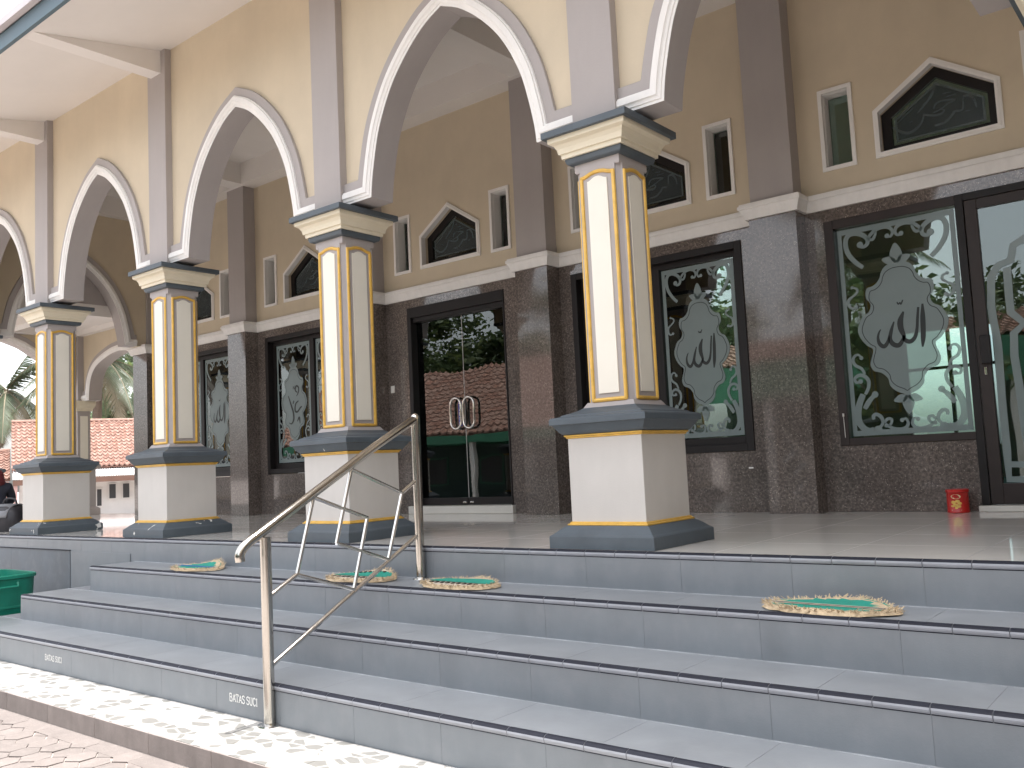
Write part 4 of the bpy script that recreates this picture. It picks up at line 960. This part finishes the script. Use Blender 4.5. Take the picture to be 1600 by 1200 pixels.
# ------------------------------------------------------------------ houses
def roof_tiles(mb, x0, x1, n_c, n_r, P0, P1, seed=1):
    """courses of S-shaped clay tiles; P0 eave (lo), P1 ridge (hi): functions of t along the eave"""
    rnd = random.Random(seed)
    for r in range(n_r):
        a, b = r/n_r, (r+1.12)/n_r; b = min(b, 1.0)
        for c in range(n_c):
            t0, t1 = c/n_c, (c+1)/n_c; j = rnd.uniform(-.010, .012); k_ = rnd.uniform(-.01, .01)
            pr = [(0, .05), (.22, .014), (.45, .0), (.68, .04), (.86, .085), (1.0, .05)]
            vs = []
            for q, hgt in pr:
                t = t0+(t1-t0)*q; A = P0(t)*(1-a)+P1(t)*a; B = P0(t)*(1-b)+P1(t)*b
                up = Vector((0, 0, 1)); vs += [A+up*(hgt+.065+j), B+up*(hgt+j)]
            m_ = len(pr); mb.add(vs, [(2*i, 2*i+2, 2*i+3, 2*i+1) for i in range(m_-1)], 0 if rnd.random() < .62 else 1)
            mb.add([vs[2*i] for i in range(m_)]+[v-Vector((0, 0, .065)) for v in (vs[2*i] for i in range(m_))], [(i, i+1, m_+i+1, m_+i) for i in range(m_-1)], 0)
def gable_house(name, label, ye0, ye1, xf, xb2, zeave, zridge, tile_w, rows, mats2, base, wallmat, face=1, seed=1):
    """ridge parallel to y; front slope faces +x"""
    h_ = tag(empty(name, base), label, 'house'); bx, by, bz = base
    xr = (xf+xb2)/2
    wb = MB(); wb.box(xb2+.5-bx, xf-.8-bx, ye0+.3-by, ye1-.3-by, 0, zeave-bz-.05)
    wb.prism([(xb2+.5-bx, zeave-bz-.05), (xf-.8-bx, zeave-bz-.05), (xr-bx, zridge-bz-.15)], ye0+.3-by, ye0+.45-by); wb.prism([(xb2+.5-bx, zeave-bz-.05), (xf-.8-bx, zeave-bz-.05), (xr-bx, zridge-bz-.15)], ye1-.45-by, ye1-.3-by)
    wb.build('wall', wallmat, h_)
    rt = MB(); n_c = int((ye1-ye0)/tile_w)
    P0 = lambda t: Vector((xf-bx, ye0+(ye1-ye0)*t-by, zeave-bz)); P1 = lambda t: Vector((xr-bx, ye0+(ye1-ye0)*t-by, zridge-bz)); P2 = lambda t: Vector((xb2-bx, ye0+(ye1-ye0)*t-by, zeave-bz))
    roof_tiles(rt, 0, 1, n_c, rows, P0, P1, seed)
    ro = rt.build('roof_tiles', mats2, h_); ro['kind'] = 'stuff'
    us = MB(); a, b, c = P0(0), P1(0), P2(0); d, e_, f_ = P0(1), P1(1), P2(1)
    dn = Vector((0, 0, -.03)); us.add([a+dn, d+dn, e_+dn, b+dn], [(0, 1, 2, 3)]); us.add([b+dn, e_+dn, f_+dn, c+dn], [(0, 1, 2, 3)])
    us.add([b+Vector((0, 0, .02)), e_+Vector((0, 0, .02)), f_, c], [(0, 1, 2, 3)]); us.build('roof_deck', mats2[1], h_)
    rg = MB(); rg.tube([P1(0)+Vector((0, 0, .04)), P1(1)+Vector((0, 0, .04))], .09, 8); rg.build('ridge_cap', mats2[0], h_, smooth=True)
    return h_
hA = gable_house('tiled_house', 'low white house with orange clay tile roof and corrugated awning, beyond the porch end', 11.45, 23.0, -36.0, -41.0, 1.36, 3.50, .21, 14, ['terracotta', 'terracotta_old'], (-38.5, 13, ZG), 'house_white', seed=3)
hA.rotation_euler.z = R(-22)
bx, by, bz = -38.5, 13, ZG
aw = MB(); n_c = 120
for i in range(n_c):
    t0 = 11.5+11.3*i/n_c; t1 = 11.5+11.3*(i+1)/n_c; tm = (t0+t1)/2
    for (p, q, ha, hb_) in ((t0, tm, 0, .04), (tm, t1, .04, 0)):
        aw.add([(-36.3-bx, p-by, 1.34-bz+ha), (-36.3-bx, q-by, 1.34-bz+hb_), (-35.2-bx, q-by, .94-bz+hb_), (-35.2-bx, p-by, .94-bz+ha)], [(0, 1, 2, 3)])
aw.build('corrugated_awning', 'zinc', hA)
MB().box(-35.3-bx, -35.2-bx, 11.5-by, 22.8-by, .70-bz, .92-bz).build('eaves_board', 'house_brown', hA)
for i, (ya_, yb_2, zt_, zb_) in enumerate(((14.72, 14.98, .42, -.4), (15.22, 15.56, .62, -.1), (15.78, 16.12, .62, -.1), (16.4, 16.75, .62, -.1), (12.0, 12.4, .5, -.3), (13.0, 13.4, .5, -.2))):
    f = MB().box(-36.79-bx, -36.70-bx, ya_-by, yb_2-by, zb_-bz, zt_-bz).build('window', 'house_white', hA)
    MB().box(-36.70-bx, -36.68-bx, ya_+.04-by, yb_2-.04-by, zb_+.05-bz, zt_-.04-bz).build('pane', 'house_dark', f)
for yp in (11.6, 14.45, 17.4, 20.3):
    MB().box(-35.4-bx, -35.28-bx, yp-.07-by, yp+.07-by, 0, .9-bz).build('awning_post', 'house_pink', hA)
hB = gable_house('tiled_house', 'lower pinkish house wing with weathered clay tile roof, beside the white tiled house', 3.0, 11.40, -36.2, -41.2, .98, 2.24, .21, 11, ['terracotta', 'terracotta_old'], (-38.5, 13, ZG), 'house_pink', seed=4)
hB.rotation_euler.z = R(-22)
MB().box(2.0, 2.25, -2.05, -1.65, 0, 2.02).build('awning_post', 'house_pink', hB)
# house across the courtyard (mirrored in the hall glass): ridge parallel to x
def across(name, label, x0, x1, yf, yb2, ze, zr, tw, rows, fascia, seed):
    base = ((x0+x1)/2, (yf+yb2)/2, ZG); bx, by, bz = base
    h_ = tag(empty(name, base), label, 'house'); ym = (yf+yb2)/2
    wb = MB(); wb.box(x0+.4-bx, x1-.4-bx, yb2+.4-by, yf-3.2-by, 0, ze-bz); wb.build('wall', 'house_teal', h_)
    P0 = lambda t: Vector((x0+(x1-x0)*t-bx, yf-by, ze-bz)); P1 = lambda t: Vector((x0+(x1-x0)*t-bx, ym-by, zr-bz))
    rt = MB(); roof_tiles(rt, 0, 1, int((x1-x0)/tw), rows, P0, P1, seed); ro = rt.build('roof_tiles', ['terracotta', 'terracotta_old'], h_); ro['kind'] = 'stuff'
    us = MB(); dn = Vector((0, 0, -.03)); us.add([P0(0)+dn, P0(1)+dn, P1(1)+dn, P1(0)+dn], [(0, 1, 2, 3)]); us.add([P1(0), P1(1), Vector((x1-bx, yb2-by, ze-bz)), Vector((x0-bx, yb2-by, ze-bz))], [(0, 1, 2, 3)]); us.build('roof_deck', 'terracotta_old', h_)
    MB().box(x0-bx, x1-bx, yf-.06-by, yf+.02-by, ze-fascia-bz, ze-.02-bz).build('fascia', 'house_green', h_)
    MB().box(x0-bx, x1-bx, yb2+.5-by, yf-.1-by, ze-.35-bz, ze-.3-bz).build('veranda_ceiling', 'house_green', h_)
    n = int((x1-x0)/3.2)
    for i in range(n+1): MB().box(x0+.15+(x1-x0-.3)*i/n-.1-bx, x0+.15+(x1-x0-.3)*i/n+.1-bx, yf-.35-by, yf-.15-by, 0, ze-.3-bz).build('veranda_post', 'house_white', h_)
    for i in range(n):
        xw = x0+1.2+(x1-x0-.3)*i/n; f = MB().box(xw-bx, xw+1.3-bx, yf-3.22-by, yf-3.16-by, .9, 2.2).build('window', 'house_green', h_); MB().box(xw+.08-bx, xw+1.22-bx, yf-3.165-by, yf-3.15-by, .98, 2.12).build('pane', 'house_dark', f)
    return h_
across('veranda_house', 'house with green fascia and clay tile roof, mirrored in the hall glass', -12.5, 13, -17.0, -22.0, 3.60, 4.55, .32, 10, 1.25, 11)
across('veranda_house', 'lower clay tile roofed house, mirrored in the double glass door', -34, -14.0, -15.0, -22.0, 1.9, 5.0, .34, 16, .35, 12)

# ------------------------------------------------------------------ trees
def leaf_cloud(n, rad, squash, size, seed, clumps=26):
    rnd = random.Random(seed); mb = MB(); cs = []
    for i in range(clumps):
        d = Vector((rnd.gauss(0, 1), rnd.gauss(0, 1), rnd.gauss(0, .8))).normalized()*rad*rnd.uniform(.35, .95); d.z *= squash; cs.append((d, rnd.uniform(.20, .42)*rad))
    for i in range(n):
        c, r_ = rnd.choice(cs); p = c+Vector((rnd.gauss(0, .5), rnd.gauss(0, .5), rnd.gauss(0, .38)))*r_
        a = Vector((rnd.gauss(0, 1), rnd.gauss(0, 1), rnd.gauss(0, .5))).normalized(); b = a.cross(Vector((rnd.gauss(0, 1), rnd.gauss(0, 1), rnd.gauss(0, 1)))).normalized(); s_ = size*rnd.uniform(.6, 1.3)
        mb.add([p-a*s_, p+b*s_*.42, p+a*s_, p-b*s_*.42], [(0, 1, 2, 3)], 0 if rnd.random() < .7 else 1)
    return mb.mesh('crown', ['leaf', 'leaf_light'])
def trunk_mesh(h_, r_, limbs, seed):
    rnd = random.Random(seed); mb = MB(); mb.tube(smooth_pts([(0, 0, 0), (.1, .05, h_*.4), (-.05, .1, h_*.75), (0, 0, h_*1.05)], 4), [r_*(1-.6*i/12) for i in range(13)], 8)
    for i in range(limbs):
        a = rnd.uniform(0, 6.28); z0 = h_*rnd.uniform(.55, .95); l = h_*rnd.uniform(.3, .5); mb.tube([(0, 0, z0), (l*.5*math.cos(a), l*.5*math.sin(a), z0+l*.4), (l*math.cos(a), l*math.sin(a), z0+l*.95)], [r_*.4, r_*.28, r_*.08], 6)
    return mb.mesh('trunk', 'bark', True)
crA = leaf_cloud(5200, 2.6, .85, .16, 1); crB = leaf_cloud(4200, 2.2, 1.15, .18, 2, 20); tkA = trunk_mesh(3.4, .24, 7, 1)
TREES = [(-3.2, -13.2, .95, 'B', 'slim courtyard tree in front of the green fascia house'), (-3.5, -27, 1.15, 'A', 'broad leafy tree behind the green fascia house'), (-9, -28.5, 1.45, 'B', 'tall leafy tree behind the left end of the green fascia house'), (3.5, -26.5, 1.0, 'B', 'small leafy tree right of the broad one behind the green fascia house'),
         (-17, -26, 1.55, 'A', 'large spreading tree between the two tile roofed houses'), (-25, -26.5, 1.7, 'B', 'tall dense tree behind the low tile roofed house'), (-31, -25, 1.5, 'A', 'wide tree at the end of the low tile roofed house'),
         (-46, 3.0, .72, 'A', 'small bush tree behind the pinkish house wing'), (-50, 24, 1.5, 'B', 'tall dark tree behind the white tiled house')]
for (x, y, s_, kd, lab) in TREES:
    t = tag(empty('leafy_tree', (x, y, ZG), random.uniform(0, 6)), lab, 'tree'); t.scale = (s_,)*3
    place('trunk', tkA, t); place('crown', crA if kd == 'A' else crB, t, (0, 0, 4.6))
def palm(x, y, h_, s_, lab, seed, nf=17, lean=(.6, .2), L=3.6):
    rnd = random.Random(seed); t = tag(empty('coconut_palm', (x, y, ZG)), lab, 'palm'); 
    pts = smooth_pts([(0, 0, 0), (lean[0]*.3, lean[1]*.3, h_*.35), (lean[0]*.7, lean[1]*.7, h_*.7), (lean[0], lean[1], h_)], 6)
    tk = MB(); tk.tube(pts, [.26*s_*(1-.45*i/len(pts))+(.015 if i % 2 else 0) for i in range(len(pts))], 10); tk.build('trunk', 'bark', t, smooth=True)
    top = Vector(pts[-1])
    for f in range(nf):
        a = 2*math.pi*f/nf*2.39996+rnd.uniform(-.2, .2); el = R(rnd.uniform(-25, 70)) if f > 3 else R(rnd.uniform(-60, -30)); l = L*s_*rnd.uniform(.85, 1.1); mb = MB(); n = 22; q = []; d = Vector((math.cos(a)*math.cos(el), math.sin(a)*math.cos(el), math.sin(el))); p = top.copy(); dr = rnd.uniform(.8, 1.3)
        for i in range(n+1):
            q.append(p.copy()); d = (d+Vector((0, 0, -.055*dr))).normalized(); p = p+d*l/n
        mb.tube(q, [.035*s_*(1-.8*i/n)+.004 for i in range(n+1)], 5, mi=1)
        for i in range(2, n+1):
            tdir = (q[i]-q[i-1]).normalized(); side = tdir.cross(Vector((0, 0, 1))).normalized(); ll = .95*s_*math.sin(math.pi*min(1, .18+.80*i/n))*rnd.uniform(.8, 1.1)+.1
            for sg in (-1, 1):
                for jj in (0, .5):
                    o_ = q[i-1].lerp(q[i], jj); tip = o_+(side*sg*.75+tdir*.55+Vector((0, 0, -.45-.2*rnd.random()))).normalized()*ll; wv = tdir*.035*s_
                    md_ = o_.lerp(tip, .5)+Vector((0, 0, .05)); mb.add([o_-wv, o_+wv, md_+wv*.9, tip, md_-wv*.9], [(0, 1, 2, 3, 4)], 0)
        mb.build('frond', ['palm_leaf', 'palm_dry'] if f > 3 else ['palm_dry', 'palm_dry'], t)
    nuts = MB()
    for i in range(8):
        a = rnd.uniform(0, 6.28); c = top+Vector((.25*math.cos(a), .25*math.sin(a), -.25-.2*rnd.random())); nuts.tube([c+Vector((0, 0, z)) for z in (-.14, -.09, 0, .09, .14)], [.02, .10, .13, .10, .02], 8)
    nuts.build('coconuts', 'palm_dry', t, smooth=True)['kind'] = 'stuff'
palm(-44.0, 17.6, 8.4, 1.15, 'coconut palm with hanging fronds behind the white house, seen under the low arch', 5, 22, (.4, .2), 4.4)
palm(-47.0, 13.4, 6.8, 1.1, 'coconut palm with arching fronds above the ridge of the white tiled house', 8, 16, (.5, .9), 3.6)
palm(-52.0, 11.0, 7.2, 1.0, 'distant coconut palm above the pinkish house wing', 9, 13, (-.3, .3), 3.4)
palm(-11.0, -30.0, 11.5, 1.3, 'slender coconut palm rising behind the green fascia house', 12, 16, (.8, .3), 3.8)
